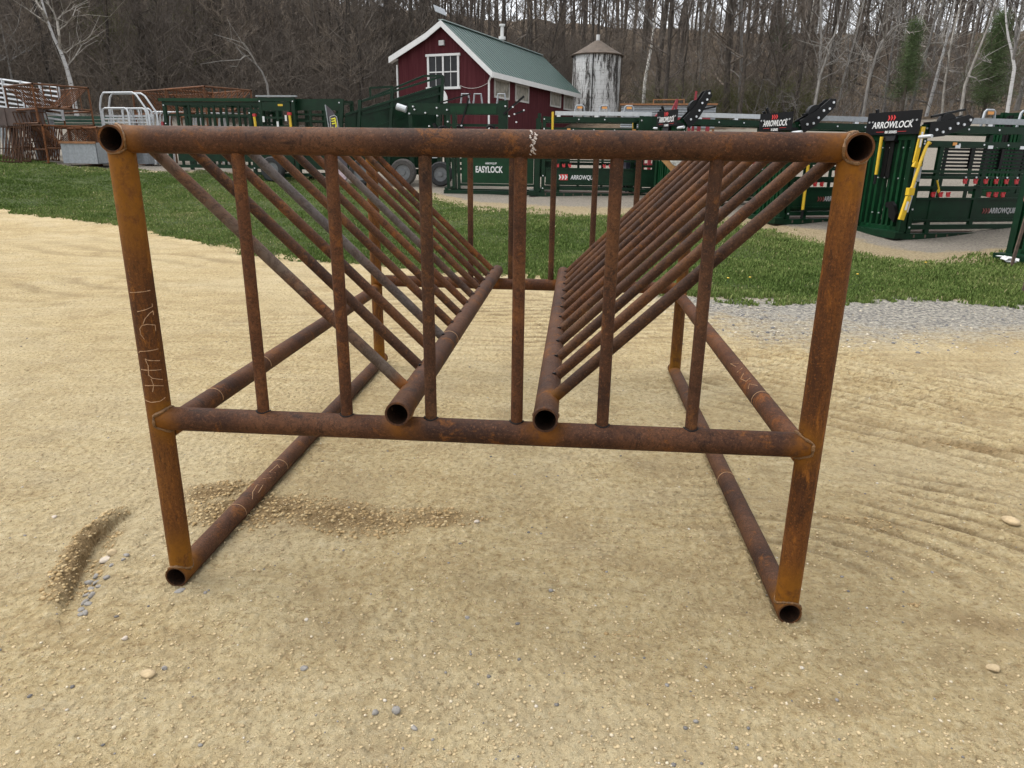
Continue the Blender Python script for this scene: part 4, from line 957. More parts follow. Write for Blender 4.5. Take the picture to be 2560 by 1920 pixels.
b.add(P+Q_, [tuple(range(n)), tuple(range(2*n-1, n-1, -1))]+[(i, (i+1) % n, n+(i+1) % n, n+i) for i in range(n)]); b.build('wall', M_BARN, barn)
# faint board joint and battens
def slab(us, thick, mat, name, w0, w1, parent=barn, lift=0):
    b = B()
    for u0, u1 in zip(us, us[1:]):
        z0, z1 = roof_z(u0)+lift, roof_z(u1)+lift
        vs = [bp(u, w, z+dz) for u, z in ((u0, z0), (u1, z1)) for w in (w0, w1) for dz in (0, thick)]
        b.add(vs, [(0, 1, 3, 2), (4, 6, 7, 5), (0, 4, 5, 1), (2, 3, 7, 6), (1, 5, 7, 3), (0, 2, 6, 4)])
    return b.build(name, mat, parent)
b = B()
roof = slab([-OE, apx], .05, M_ROOF, 'roof', -OH, LB+OH); slab([apx, UB, WB+OE], .05, M_ROOF, 'roof', -OH, LB+OH)
nseam = 33
for i in range(nseam):
    w0 = -OH+.02+(LB+2*OH-.06)*i/(nseam-1); u0, u1 = -OE, apx
    b.bar(bp(u0, w0, roof_z(u0)+.062), bp(u1, w0, roof_z(u1)+.062), .035, .03, up=(0, 0, 1))
b.build('seams', M_ROOF, roof)
b = B(); b.bar(bp(apx, -OH-.02, ZR+.07), bp(apx, LB+OH+.02, ZR+.07), .28, .05); b.build('ridge_cap', simple('ridge_metal', (.30, .36, .35), .5, .2, .1, 3), roof)
# fascia
for us, nm in (([-OE, apx], 'fascia'), ([apx, UB, WB+OE], 'fascia')):
    b = B()
    for u0, u1 in zip(us, us[1:]):
        vs = [bp(u, w, roof_z(u)+dz) for u in (u0, u1) for w in (-OH-.045, -OH-.003) for dz in (-.27, .045)]
        b.add(vs, [(0, 1, 3, 2), (4, 6, 7, 5), (0, 4, 5, 1), (2, 3, 7, 6), (1, 5, 7, 3), (0, 2, 6, 4)])
    b.build(nm, M_WHITE, barn)
b = B(); vs = [bp(u, w, ZE+dz) for u in (-OE-.045, -OE-.003) for w in (-OH, LB+OH) for dz in (-.24, .04)]; b.add(vs, [(0, 1, 3, 2), (4, 6, 7, 5), (0, 4, 5, 1), (2, 3, 7, 6), (1, 5, 7, 3), (0, 2, 6, 4)]); b.build('fascia', M_WHITE, barn)
b = B()
for u0, u1 in ((WB+.0, WB+OE), (-OE, 0)):
    z0, z1 = roof_z(u0)-.26, roof_z(u1)-.26; vs = [bp(u0, -OH, z0), bp(u1, -OH, z1), bp(u1, -.003, z1), bp(u0, -.003, z0)]; vs += [v+Vector((0, 0, .03)) for v in vs]
    b.add(vs, [(0, 1, 2, 3), (7, 6, 5, 4), (0, 4, 5, 1), (1, 5, 6, 2), (2, 6, 7, 3), (3, 7, 4, 0)])
b.build('eave_return', M_WHITE, barn)
def bbox(b, u0, u1, w0, w1, z0, z1):
    vs = [bp(u, w, z) for z in (z0, z1) for w in (w0, w1) for u in (u0, u1)]; b.add(vs, [(0, 2, 3, 1), (4, 5, 7, 6), (0, 1, 5, 4), (2, 6, 7, 3), (0, 4, 6, 2), (1, 3, 7, 5)])
# locate features on the gable / side planes from the photograph
def on_plane(px, py, p0, nrm):
    d = ray(px, py); t = (Vector(p0)-CAM).dot(nrm)/d.dot(nrm); q = CAM+d*t-Vector((BARN_XY[0], BARN_XY[1], 0)); return q.x*gx+q.y*gy, q.x*lx_+q.y*ly_, q.z
NG = Vector((lx_, ly_, 0)); NS = Vector((gx, gy, 0)); BP = Vector((BARN_XY[0], BARN_XY[1], 0))
def gpt(zx, zy): u, w_, z = on_plane(960+zx*.2351, 20+zy*.2351, BP, NG); return u, z
def spt(zx, zy): u, w_, z = on_plane(960+zx*.2351, 20+zy*.2351, BP, NS); return w_, z
ul, zt_ = gpt(462, 520); ur, zb_ = gpt(805, 835)
win = B(); fr = .12; um = (ul+ur)/2
def gwin(b, u0, u1, z0, z1, w0=-.07, w1=-.004): bbox(b, min(u0, u1), max(u0, u1), w0, w1, min(z0, z1), max(z0, z1))
gwin(win, ul, ul-fr, zb_, zt_); gwin(win, ur+fr, ur, zb_, zt_); gwin(win, um+.05, um-.05, zb_, zt_); gwin(win, ul+.08, ur-.08, zt_, zt_+.12, -.10); gwin(win, ul+.08, ur-.08, zb_-.13, zb_, -.12)
zm_ = (zt_+zb_)/2-.02; gwin(win, ul, ur, zm_-.03, zm_+.03, -.06)
gw = win.build('window', M_WHITE, barn); b = B(); gwin(b, ul-fr, ur+fr, zb_, zt_, -.022, -.008); b.build('pane', M_GLASS, gw)
b = B()
for a_, c_ in ((ul-fr, um+.05), (um-.05, ur+fr)): m_ = (a_+c_)/2; gwin(b, m_-.014, m_+.014, zb_, zt_, -.04, -.024)
b.build('glazing_bar', M_WHITE, gw)
for (x0, y0, x1, y1) in ((1170, 752, 1330, 978), (1394, 806, 1537, 1015), (1768, 886, 1877, 1068), (1912, 916, 2008, 1100)):
    wa, z1_ = spt(x0, (y0+y1)/2-(y1-y0)/2+12); wb, _ = spt(x1, (y0+y1)/2); _, z0_ = spt((x0+x1)/2, y1-12); _, z1_ = spt((x0+x1)/2, y0+12)
    b = B(); f_ = .10
    for (p, q, s, t_) in ((wa, wa+f_, z0_, z1_), (wb-f_, wb, z0_, z1_), (wa+f_, wb-f_, z1_-f_, z1_), (wa+f_, wb-f_, z0_, z0_+f_)): bbox(b, -.05, -.003, p, q, s, t_)
    wn = b.build('window', simple('grey_white_trim', (.42, .41, .39), .6, 0, .1, 3), barn); b = B(); bbox(b, -.02, -.006, wa+f_, wb-f_, z0_+f_, z1_-f_); b.build('pane', M_CURT, wn)
    b = B()
    for q in range(1, 7): ww = wa+f_+(wb-wa-2*f_)*q/7; bbox(b, -.027, -.021, ww-.03, ww+.03, z0_+f_, z1_-f_)
    b.build('curtain', simple('curtain_cloth', (.30, .28, .24), .9, 0, .3, 3), wn)
b = B(); b.tube([bp(-.06, -.10, ZE-.35), bp(-.06, -.10, Z0)], .055, 8); b.tube([bp(-.3, -.25, ZE-.1), bp(-.06, -.10, ZE-.4)], .05, 8); b.build('downspout', M_WHITE, barn, smooth=True)
b = B(); b.tube([bp(WB+.06, -.06, ZL-.35), bp(WB+.06, -.06, Z0)], .05, 8); b.build('downspout', M_WHITE, barn, smooth=True)
u_, z_ = gpt(622, 370); b = B(); bbox(b, u_-.16, u_+.16, -.16, -.02, z_-.14, z_+.11); b.build('flood_light', simple('light_housing', (.42, .42, .41), .5, .2, .1, 5), barn)
b = B(); ua, za = gpt(805, 822); ub_, zb2 = gpt(1110, 795)
b.tube([bp(ua+(ub_-ua)*k/12, -.03, za+(zb2-za)*k/12-.22*(1-(k/6-1)**2)) for k in range(13)], .014, 5); b.build('cable', simple('grey_cable', (.4, .36, .34), .6, 0, .1, 5), barn, smooth=True)
# flue on the ridge and the little solar panel at the gable peak
wf_ = on_plane(960+1255*.2351, 20+380*.2351, BP+bp(apx, 0, 0), NS)[1]; b = B(); b.tube([bp(apx, wf_, ZR), bp(apx, wf_, ZR+.95)], .11, 12); b.tube([bp(apx, wf_, ZR+.16), bp(apx, wf_, ZR+.34)], .22, 12); b.tube([bp(apx, wf_, ZR+.95), bp(apx, wf_, ZR+1.06)], .19, 12); b.build('flue', M_WHITE, barn, smooth=True)
b = B(); b.bar(bp(apx+.02, -.2, ZR), bp(apx+.02, -.2, ZR+.42), .04); b.build('mast', M_BLACK, barn)
b = B(); b.box(-.36, .36, -.25, .25, -.02, .02, Matrix.Translation(bp(apx+.12, -.2, ZR+.55)) @ Matrix.Rotation(-TH*0+.5, 4, 'Z') @ Matrix.Rotation(R(48), 4, 'X') @ Matrix.Rotation(R(18), 4, 'Y')); b.build('solar_panel', M_GALV, barn)
# round white sign standing at the foot of the gable
u_, z_ = gpt(660, 960); b = B(); c0 = bp(u_, -1.0, z_-.15)
b.tube([c0+Vector((-lx_*0, 0, 0)), c0+Vector((lx_*.06, ly_*.06, 0))], .62, 32); o = b.build('round_sign', M_WHITE, None, smooth=True); o.location = BP; tag(o, 'round white sign standing at the foot of the red gable wall, behind the ramp', 'sign')
# post holding it
bq = B(); bq.bar(c0+Vector((lx_*.1, ly_*.1, .1)), Vector((c0.x+lx_*.1, c0.y+ly_*.1, hz(c0.x+BP.x, c0.y+BP.y)-.1)), .08); pq = bq.build('post', M_WHITE, o)
# silo
SX, SY = 1.82, 55.94; sz0 = ground_z(SX, SY)-.3; silo = thing('silo', 'old white streaked concrete silo with conical rusty brown roof beside the barn', 'silo', (SX, SY, sz0))
b = B(); b.tube([(0, 0, 0), (0, 0, 8.62-sz0)], 1.80, 56, caps=False); b.build('wall', M_SILO, silo, smooth=True)
b = B()
for k in range(16): z = .4+k*.62; 
for z in np.arange(.3, 8.5-sz0, .62): b.tube([(math.cos(a)*1.803, math.sin(a)*1.803, z) for a in np.linspace(0, 2*PI, 49)], .006, 4, caps=False)
b.build('hoop', simple('old_hoop', (.2, .19, .18), .8, .2, .3, 5), silo)
b = B(); zt3 = 8.62-sz0
b.tube([(0, 0, zt3-.14), (0, 0, zt3-.06), (0, 0, zt3+.26), (0, 0, zt3+.62), (0, 0, zt3+.88), (0, 0, zt3+.98)], [1.96, 1.98, 1.38, .76, .34, .12], 28); b.build('roof', M_SROOF, silo)
b = B(); b.tube([(0, 0, zt3+.92), (0, 0, zt3+1.36)], .14, 10); b.build('finial', M_WHITE, silo, smooth=True)
b = B(); b.bar((-.32, -1.83, .2), (-.32, -1.83, zt3-.05), .07, .10); b.build('chute_pipe', M_BLACK, silo)
# ------------------------------------------------------------------ cattle chutes
def bolts(b, pts, r=.012):
    for p in pts:
        p = Vector(p); b.tube([p-Vector((0, .008, 0)), p+Vector((0, .004, 0))], r, 6)
latchmesh = {}
def squeeze_chute(label, px, py, dist, yaw, L=2.6, W=.86, HH=2.08, sign=None, arm=0, side_text=None, text_x=.72, box_text=False, gate=True, handles=(), rail_col=None, hoops=(), black_gate=False, latch_rows=2, lift=0):
    p = at(px, py, dist); z = ground_z(p.x, p.y)+lift
    t = thing('cattle_chute', label, 'cattle chute', (p.x, p.y, z), yaw)
    # skid base
    b = B(); b.box(-.12, L+.1, -.06, .06, .0, .10); b.box(-.12, L+.1, W-.06, W+.06, 0, .10)
    for x in (-.08, L*.5, L+.02): b.box(x, x+.09, .06, W-.06, .015, .085)
    b.box(-.30, -.12, -.10, W+.10, .02, .13); b.build('skid', M_GREEN, t)
    b = B()
    for k in range(11): x = .1+k*(L-.2)/10; b.box(x, x+.03, -.065, -.0605, .03, .08)
    b.box(.05, L-.05, .07, W-.07, .09, .12); b.build('floor_grating', M_POSTW, t)
    # frame
    b = B(); pw = .085
    for x in (0, L-pw):
        for y in (0, W-pw): b.box(x, x+pw, y, y+pw, .10, HH)
    b.box(-.16, -.05, -.02, .07, .10, HH-.05); b.box(-.16, -.05, W-.07, W+.02, .10, HH-.05)
    b.box(.38, .46, .01, .07, .10, HH-.3) if gate else None
    for y in (.005, W-.075):
        b.box(pw, L-pw, y, y+.07, HH-.12, HH-.005); b.box(pw, L-pw, y, y+.06, HH-.34, HH-.25)
    for x in (.02, L*.33, L*.66, L-.10): b.box(x, x+.06, .075, W-.075, HH-.10, HH-.02)
    b.box(pw, L-pw, .01, .07, .16, .24); b.box(pw, L-pw, W-.07, W-.01, .16, .24)
    b.build('frame', M_GREEN, t)
    # far side: channel posts, more rails
    b = B()
    for k in range(4): x = .3+k*(L-.66)/3; b.box(x, x+.06, W-.05, W-.02, .24, HH-.34)
    for zz in (.75, 1.0): b.box(pw, L-pw, W-.06, W-.051, zz, zz+.07)
    b.build('far_side', M_GREEN, t)
    # lower solid side panels
    b = B(); xm = L*.52
    b.box(pw+.02, xm-.03, .020, .032, .28, .66); b.box(xm+.05, L-pw-.02, .020, .032, .28, .66); b.build('side_panel', M_GREEN, t)
    b = B(); b.box(xm-.03, xm+.05, .0, .06, .24, .90)
    for zz in (.66, .30): b.box(pw+.01, L-pw-.01, -.005, .019, zz, zz+.035)
    for zz in (.84, 1.0, 1.10): b.box(pw+.01, L-pw-.01, .0, .05, zz, zz+.045)
    b.build('panel_rails', M_GREEN, t)
    # red drop latches
    def latch(x, zz):
        key = 'l'
        if key not in latchmesh:
            q = B(); q.box(-.03, .03, -.02, .0, -.035, .025); q.box(-.045, -.01, -.022, -.002, -.01, .045, ); q.box(.01, .03, -.026, -.0, .02, .05); latchmesh[key] = q.mesh('latch'); latchmesh[key].materials.append(M_RED)
        o = bpy.data.objects.new('latch', latchmesh[key]); COL.objects.link(o); o.parent = t; o.location = (x, -.004, zz)
    nl = 7
    for k in range(nl): latch(L*.40+k*(L*.52)/(nl-1), .96)
    if latch_rows > 1:
        for k in range(3): latch(L*.16+k*.15, .74)
        for k in range(3): latch(L*.62+k*.15, .74)
    b = B(); bolts(b, [(L*.40+k*(L*.52)/(nl-1), -.01, 1.03) for k in range(nl)]+[(.04, -.005, zz) for zz in (.2, .5, 1.1, 1.6, HH-.06, HH-.3)]+[(L-.04, -.005, zz) for zz in (.2, .5, 1.1, 1.6, HH-.06, HH-.3)]+[(x, -.0, HH-.3) for x in (L*.3, L*.5, L*.7)]+[(x, 0, HH-.06) for x in (L*.35, L*.6)], .016)
    b.build('bolt', M_BOLT, t)
    # swing-down bar gate in the upper side
    b = B(); gx0, gx1 = .40, L-.14; zt_ = HH-.36
    for k in range(4): x = gx0+(gx1-gx0-.05)*k/3; b.box(x, x+.05, .022, .060, 1.17, zt_)
    for k in range(6): zz = 1.17+(zt_-1.17-.04)*k/5; b.box(gx0+.05, gx1-.05, .066, .086, zz, zz+.035)
    b.build('bar_gate', M_BLACK, t)
    b = B()
    for x in (gx0+.3, (gx0+gx1)/2, gx1-.3): b.box(x-.05, x+.05, -.012, -.002, zt_-.0, zt_+.05)
    b.build('hinge', M_BOLT, t)
    # head gate: upright channels across the front end
    b = B()
    ny = 8
    for k in range(ny):
        if black_gate and False: continue
        y = .10+(W-.20)*k/(ny-1); 
        if k in (3, 4): b.box(-.10, -.05, y-.025, y+.025, .14, HH-.25); 
        else: b.box(-.12, -.03, y-.028, y+.028, .14, HH-.22)
    b.box(-.12, -.02, 0, W, .13, .20); b.box(-.13, -.02, 0, W, HH-.24, HH-.14)
    b.build('head_gate', M_GREENL, t)
    b = B(); b.box(-.135, -.115, W*.42, W*.50, 1.0, 1.62); b.box(-.135, -.115, W*.52, W*.60, 1.0, 1.62); b.build('neck_plate', M_BLACK, t)
    b = B(); bolts2 = [(-.13, y, zz) for y in (.1, .26, .6, .76) for zz in (.4, 1.0, 1.5)]
    for q in bolts2: q = Vector(q); b.tube([q, q+Vector((.02, 0, 0))], .012, 6)
    b.build('bolt', M_BOLT, t)
    if sign:
        sy0, sy1 = -.10, W+.02; sz0, sz1 = HH-.15, HH+.17+(.05 if '88' in sign else 0)
        b = B(); b.box(-.20, -.185, sy0, sy1, sz0, sz1); s = b.build('header_sign', M_SIGNB, t)
        M = lambda u, v: frameM((-.202, (sy0+sy1)/2-u, (sz0+sz1)/2+v), (0, -1, 0), (0, 0, 1))
        text_obj('ARROWLOCK', .15, M_WTXT, s, M(0, -.03), bold=.010, shear=.15, sx=.80*W/.92)
        text_obj(sign, .06, M_WTXT, s, M(0, -.145), bold=.01, sx=.95*W/.92)
        chevrons(M(-.02, .085), .085, M_RTXT, s, 3, .62)
        b = B(); b.box(-.2035, -.2005, (sy0+sy1)/2+.16, (sy0+sy1)/2+.36, sz0+.045, sz0+.050); b.box(-.2035, -.2005, (sy0+sy1)/2-.36, (sy0+sy1)/2-.16, sz0+.045, sz0+.050); b.build('rule', M_RTXT, s)
        b = B()
        for y in (sy0+.07, sy0+.16, sy1-.16, sy1-.07):
            b.tube([(-.215, y, (sz0+sz1)/2+.03), (-.20, y, (sz0+sz1)/2+.03)], .016, 8)
        b.build('bolt', M_BOLT, s)
        b = B(); b.box(-.19, .0, -.03, .03, HH-.16, HH-.1); b.build('bracket', M_BLACK, t); b = B(); b.box(-.19, 0, W-.05, W, HH-.16, HH+.1); b.build('bracket', M_BLACK, t); b = B(); b.bar((-.19, W*.5, HH-.2), (.0, W*.5, HH-.25), .3, .1); b.build('bracket', M_BLACK, t)
        b = B(); b.tube([(-.16, -.10, HH-.20), (-.16, -.36, HH-.19)], .028, 8); b.build('cylinder', M_GALVW, t, smooth=True); b = B(); b.tube([(-.16, W+.02, HH-.18), (-.16, W+.22, HH-.17)], .022, 8); b.build('cylinder', M_GALVW, t, smooth=True)
    if arm:
        # raised black operating linkage
        a = arm; o_ = Vector((.08, -.02, HH-.10)); dx, dz = math.cos(a), math.sin(a)
        def q(u, v, y): return (o_.x+u*dx-v*dz, y, o_.z+u*dz+v*dx)
        for y in (-.05, .10):
            b = B(); b.poly([q(-.05, -.10, y), q(.25, -.13, y), q(.75, -.06, y), q(.82, .05, y), q(.72, .12, y), q(.35, .10, y), q(0, .14, y)], .015, (0, 1, 0)); b.build('lever_plate', M_BLACK, t)
        b = B(); b.tube([q(.35, .05, -.02), q(.35, .05, .07)], .16, 20); b.build('cam_wheel', M_BLACK, t, smooth=True)
        b = B()
        for (u, v) in ((.1, 0), (.22, -.06), (.5, .02), (.62, -.02), (.74, .03), (.35, -.03)):
            c = Vector(q(u, v, -.05)); b.tube([c-Vector((0, .02, 0)), c], .022, 8)
        b.build('bolt', M_BOLT, t)
        b = B(); b.bar((.1, .02, HH+.12), (.75, .05, HH+.25), .035); b.bar((-.15, W, HH+.22), (-.05, W, HH+.02), .04); b.bar((-.15, W*.9, HH+.28), (-.02, W*.9, HH), .04); b.build('linkage', M_BLACK, t)
    if rail_col:
        b = B(); b.box(.30, L+.12, -.01, .07, HH+.03, HH+.12); b.build('slide_rail', rail_col, t)
        for xq in (.34, L*.5, L-.1): b = B(); b.box(xq, xq+.09, .0, .06, HH-.005, HH+.03); b.build('bracket', M_BOLT, t)
    for hx in hoops:
        b = B(); b.tube([(hx-.13, .3, HH), (hx-.10, .3, HH+.24), (hx-.07, .3, HH+.27), (hx+.07, .3, HH+.27), (hx+.10, .3, HH+.24), (hx+.13, .3, HH)], .022, 8); b.build('roller_hoop', M_GALV, t, smooth=True)
        b = B(); b.box(hx-.06, hx+.06, .27, .278, HH+.20, HH+.25); b.build('orange_label', M_ORG, t)
    for (kind, x, y, z0_, z1_) in handles:
        b = B()
        if kind == 'bar':
            b.tube([(x, y, z0_), (x-.01, y, z1_)], .028, 9); hh = b.build('handle', M_YEL, t, smooth=True); b = B(); b.tube([(x, y, z0_-.16), (x, y, z0_)], .024, 8); b.build('grip', M_BLACK, hh, smooth=True)
        else:
            b.bar((x+0.060, y, 1.82), (x+0.024, y, 1.26), .075, .03, up=(0, 1, 0)); b.bar((x-0.012, y-.02, 1.24), (x+0.120, y-.02, 1.20), .05, .09); b.build('control_lever', M_YEL, t)
            b = B(); b.tube([(x+0.204, y-.05, 1.56), (x+0.168, y-.06, 1.58), (x+0.132, y-.06, 1.50), (x+0.072, y-.06, 1.25), (x+0.012, y-.06, .90), (x-0.036, y-.06, .68)], .026, 9)
            b.bar((x-0.030, y-.06, .72), (x-0.102, y-.06, .34), .085, .05, up=(0, 1, 0)); b.box(x-0.072, x+0.036, y-.10, y-.02, .74, .86); b.build('control_lever', M_YEL, t, smooth=True)
            b = B(); b.tube([(x+0.240, y-.05, 1.56), (x+0.198, y-.05, 1.56)], .024, 8); b.build('grip', M_BLACK, t, smooth=True)
            b = B(); b.box(x+0.066, x+0.138, y-.05, y+.03, .96, 1.20); b.build('valve_box', M_GALV, t)
            b = B(); b.tube([(x+0.084, y-.02, .95), (x+0.024, y-.02, .46)], .022, 8); b.build('cylinder', M_GALVW, t, smooth=True)
            b = B(); b.poly([(-.16, .22, .62), (-.16, .34, .60), (-.16, .36, .54), (-.16, .26, .50), (-.16, .22, .36), (-.16, .08, .28), (-.16, .06, .42), (-.16, .14, .56)], .06, (-1, 0, 0)); b.build('foot_plate', M_BLACK, t)
            b = B(); b.box(x+.035, x+.070, y-.019, y-.016, 1.50, 1.74); b.build('white_label', M_WTXT, t); b = B(); b.bar((x-.045, y-.087, .64), (x-.07, y-.087, .50), .04, .003, up=(0, 1, 0)); b.build('white_label', M_WTXT, t)
            b = B(); b.tube([(.38, -.05, .98), (.44, -.06, .84)], .013, 6); b.tube([(.44, -.06, .84), (.46, -.06, .81), (.44, -.06, .78), (.42, -.06, .81), (.44, -.06, .84)], .012, 6); b.build('latch_hook', M_YEL, t, smooth=True)
    if side_text:
        x = L*text_x
        if box_text:
            M = frameM((x-.36, .0185, .47), (1, 0, 0), (0, 0, 1)); b = B(); b.box(x-.47, x-.17, .012, .0185, .40, .54); b.build('logo_plate', M_RTXT, t)
            chevrons(frameM((x-.285, .010, .47), (1, 0, 0), (0, 0, 1)), .11, M_WTXT, t, 3, .55)
            text_obj('ARROWQUIP', .145, M_WTXT, t, frameM((x+.22, .012, .465), (1, 0, 0), (0, 0, 1)), bold=.02, shear=.12, sx=.72)
        else:
            text_obj('ARROWQUIP', .13, simple('grey_lettering', (.35, .35, .35), .6, 0, .05, 5), t, frameM((x+.10, .014, .47), (1, 0, 0), (0, 0, 1)), bold=.02, shear=.12, sx=.72)
            chevrons(frameM((x-.25, .014, .47), (1, 0, 0), (0, 0, 1)), .09, M_DTXT, t, 3, .5)
    b = B(); b.box(L-.32, L-.24, -.003, .002, HH-.32, HH-.27); b.box(.60, .68, -.003, .0025, HH-.32, HH-.27); b.build('orange_label', M_ORG, t)
    return t
G1 = 'row of green cattle chutes'
ch88 = squeeze_chute('nearest green chute at the right, with the widest black header sign and yellow levers', 2262, 598, 14.1, R(17), L=2.45, W=1.15, HH=1.86, sign='88 SERIES', arm=R(12), side_text=True, text_x=.74,
    handles=[('lever', -.16, -.07, 0, 0), ('bar', 2.56, -.08, .14, 1.18), ('bar', -.22, .70, 1.05, 1.68)], rail_col=M_GALV, hoops=(1.5, 2.25))
ch75 = squeeze_chute('green chute with a small black header sign standing just left of the widest signed chute', 1962, 560, 14.9, R(20), L=2.5, W=.9, HH=1.86, sign='75 SERIES', arm=R(35), side_text=True, text_x=.4,
    handles=[('bar', .28, -.10, .28, 1.1), ('bar', .06, .95, 1.3, 2.02)], rail_col=M_GALV)
ch3 = squeeze_chute('green chute with small black header sign and tall raised black lever, right of centre', 1690, 525, 16.3, R(19), L=2.4, W=.85, HH=1.86, sign='75 SERIES', arm=R(52), side_text=False,
    handles=[('bar', .28, -.10, .28, 1.1)], rail_col=M_GALVW)
chq = squeeze_chute('green chute with white slide rail and red and white lettering behind the feeder centre', 1352, 492, 18.3, R(2), L=2.5, W=.85, HH=1.88, side_text=True, text_x=.33, box_text=True,
    handles=[('bar', .25, -.10, 1.35, 1.98)], rail_col=M_GALVW, hoops=(.9, 1.5, 2.1))
ch5 = squeeze_chute('green chute partly hidden at the far right edge behind the leaning post', 2700, 632, 12.2, R(26), L=2.4, W=.86, HH=1.85, side_text=False)
ch6 = squeeze_chute('green chute at the back, right edge, behind the widest signed chute', 2540, 480, 18.3, R(12), L=2.8, W=.86, HH=1.70, rail_col=M_GALV, hoops=(.4, 1.3))
# open green alley between chute Q and chute 3: a tall narrow cabinet frame
def frame_box(name, label, cat, px, py, dist, yaw, L, W, HH, rails, posts, panel=None, mat=M_GREEN, wheels=None, group=None, z0=.12, top=True, pbar=.05, lift=0):
    p = at(px, py, dist); z = ground_z(p.x, p.y)+lift; t = thing(name, label, cat, (p.x, p.y, z), yaw, group); b = B()
    for x in (0, L):
        for y in (0, W): b.box(x-.045, x+.045, y-.04, y+.04, 0, HH)
    for y in (0, W):
        b.box(.045, L-.045, y-.035, y+.035, z0, z0+.08)
        if top: b.box(.045, L-.045, y-.035, y+.035, HH-.10, HH-.005)
    for x in (0, L*.5, L): b.box(x-.03, x+.03, .04, W-.04, HH-.09, HH-.03); b.box(x-.03, x+.03, .04, W-.04, z0, z0+.06)
    b.build('frame', mat, t)
    b = B()
    for y in (0, W):
        for zz in rails: b.box(.045, L-.045, y-.02, y+.02, zz, zz+pbar)
    b.build('rails', mat, t); b = B()
    for k in range(posts):
        x = L*(k+1)/(posts+1)
        for yq in (0, W): b = B(); b.box(x-.03, x+.03, yq-.028, yq+.028, z0+.08, HH-.10); b.build('upright', mat, t)
    if panel:
        for (x0, x1, za, zb) in panel: b = B(); b.box(x0, x1, -.038, -.030, za, zb); b.build('solid_panel', mat, t)
    if wheels:
        for (x, r) in wheels: wheel(t, x, -.22, r)
    b = B(); bolts(b, [(x, -.045, zz) for x in (0, L) for zz in (.3, .8, 1.3, HH-.1)], .018); b.build('bolt', M_BOLT, t)
    return t
M_STEELR = simple('dull_rim', (.14, .145, .15), .6, .2, .2, 14)
def wheel(parent, x, y, r, dust=False):
    w = B(); prof = [(r*.60, -.10), (r*.9, -.10), (r, -.06), (r, .06), (r*.9, .10), (r*.60, .10)]; n = 36
    vs = [(x+math.cos(2*PI*k/n)*rr, y+yy, r+math.sin(2*PI*k/n)*rr-.0) for k in range(n) for rr, yy in prof]; m = len(prof)
    w.add(vs, [(k*m+j, k*m+(j+1) % m, ((k+1) % n)*m+(j+1) % m, ((k+1) % n)*m+j) for k in range(n) for j in range(m)])
    e = bpy.data.objects.new('wheel', None); COL.objects.link(e); e.parent = parent
    w.build('tyre', M_RUBD if dust else M_RUB, e, smooth=True)
    h = B(); h.tube([(x, y-.05, r), (x, y+.05, r)], r*.6, 28); h.tube([(x, y-.08, r), (x, y-.05, r)], r*.2, 12); h.build('rim', M_STEELR, e, smooth=True)
    return e
frame_box('alley_section', 'narrow green alley frame between the two small signed chutes and the white railed one', 'cattle alley', 1590, 505, 18.0, R(6), .55, .8, 1.86, [.7, 1.0, 1.3], 0, [(.05, .50, 1.45, 1.80), (.05, .50, .25, .66)])
b = B(); 
p = at(1560, 500, 18.8); t = thing('upright_cabinet', 'dark navy upright cabinet with a yellow hose beside the lettered chute', 'cabinet', (p.x, p.y, ground_z(p.x, p.y)), R(5)); b = B(); b.box(0, .26, 0, .5, .2, 1.5); b.box(.02, .06, .02, .06, 0, .2); b.box(.24, .28, .02, .06, 0, .2); b.box(.02, .28, .42, .48, 0, .2); b.build('cabinet', M_BLUE, t)
b = B(); b.tube([(.12, -.05, 1.7), (.10, -.06, 1.3), (.16, -.06, 1.0)], .028, 8); b.build('hose', M_YEL, t, smooth=True)
frame_box('red_chute', 'dark red painted chute seen through the bars right of centre', 'cattle chute', 1618, 480, 21.5, R(8), 1.6, .8, 1.75, [.45, .62, .79, .96, 1.13, 1.3], 2, None, M_REDP)
p = at(1655, 262, 22.0); zg = ground_z(p.x, p.y); t = thing('red_linkage', 'dark red upright arms sticking up behind the small black sign', 'machine part', (p.x, p.y, zg), R(5)); hh = p.z-zg
b = B(); b.bar((.1, 0, 0), (.12, 0, hh-.3), .08); b.bar((.12, 0, hh-.6), (.42, 0, hh+.15), .07, .05); b.bar((.42, 0, hh+.15), (.38, 0, hh-.6), .06); b.bar((-.4, 0, hh-.6), (-.1, 0, hh-.25), .1, .05); b.build('arm', M_REDP, t)
b = B(); b.bar((.95, .1, 0), (.97, .1, hh+.2), .06); b.bar((.97, .1, hh+.38), (.95, .1, hh-.4), .05); b.build('arm', M_REDP, t)
# diamond plate and disc behind the right bars
p = at(1697, 392, 15.6); zg = ground_z(p.x, p.y); t = thing('disc_plate', 'rusty orange diamond plate with a pale round disc behind the right bars', 'metal plate', (p.x, p.y, zg), R(-4)); z_ = p.z-zg
b = B(); b.box(-.30, .30, -.02, .0, -.30, .30, Matrix.Translation((0, 0, z_)) @ Matrix.Rotation(R(45), 4, 'Y')); b.build('plate', simple('rusty_orange_plate', (.30, .16, .06), .8, 0, .4, 6), t)
b = B(); b.tube([(.0, -.05, z_), (.0, -.022, z_)], .19, 28); b.build('disc', simple('mottled_disc', (.38, .37, .34), .8, 0, .6, 14), t, smooth=True)
b = B(); b.bar((0, .03, 0), (0, .03, z_), .06); b.build('post', M_POSTW, t)
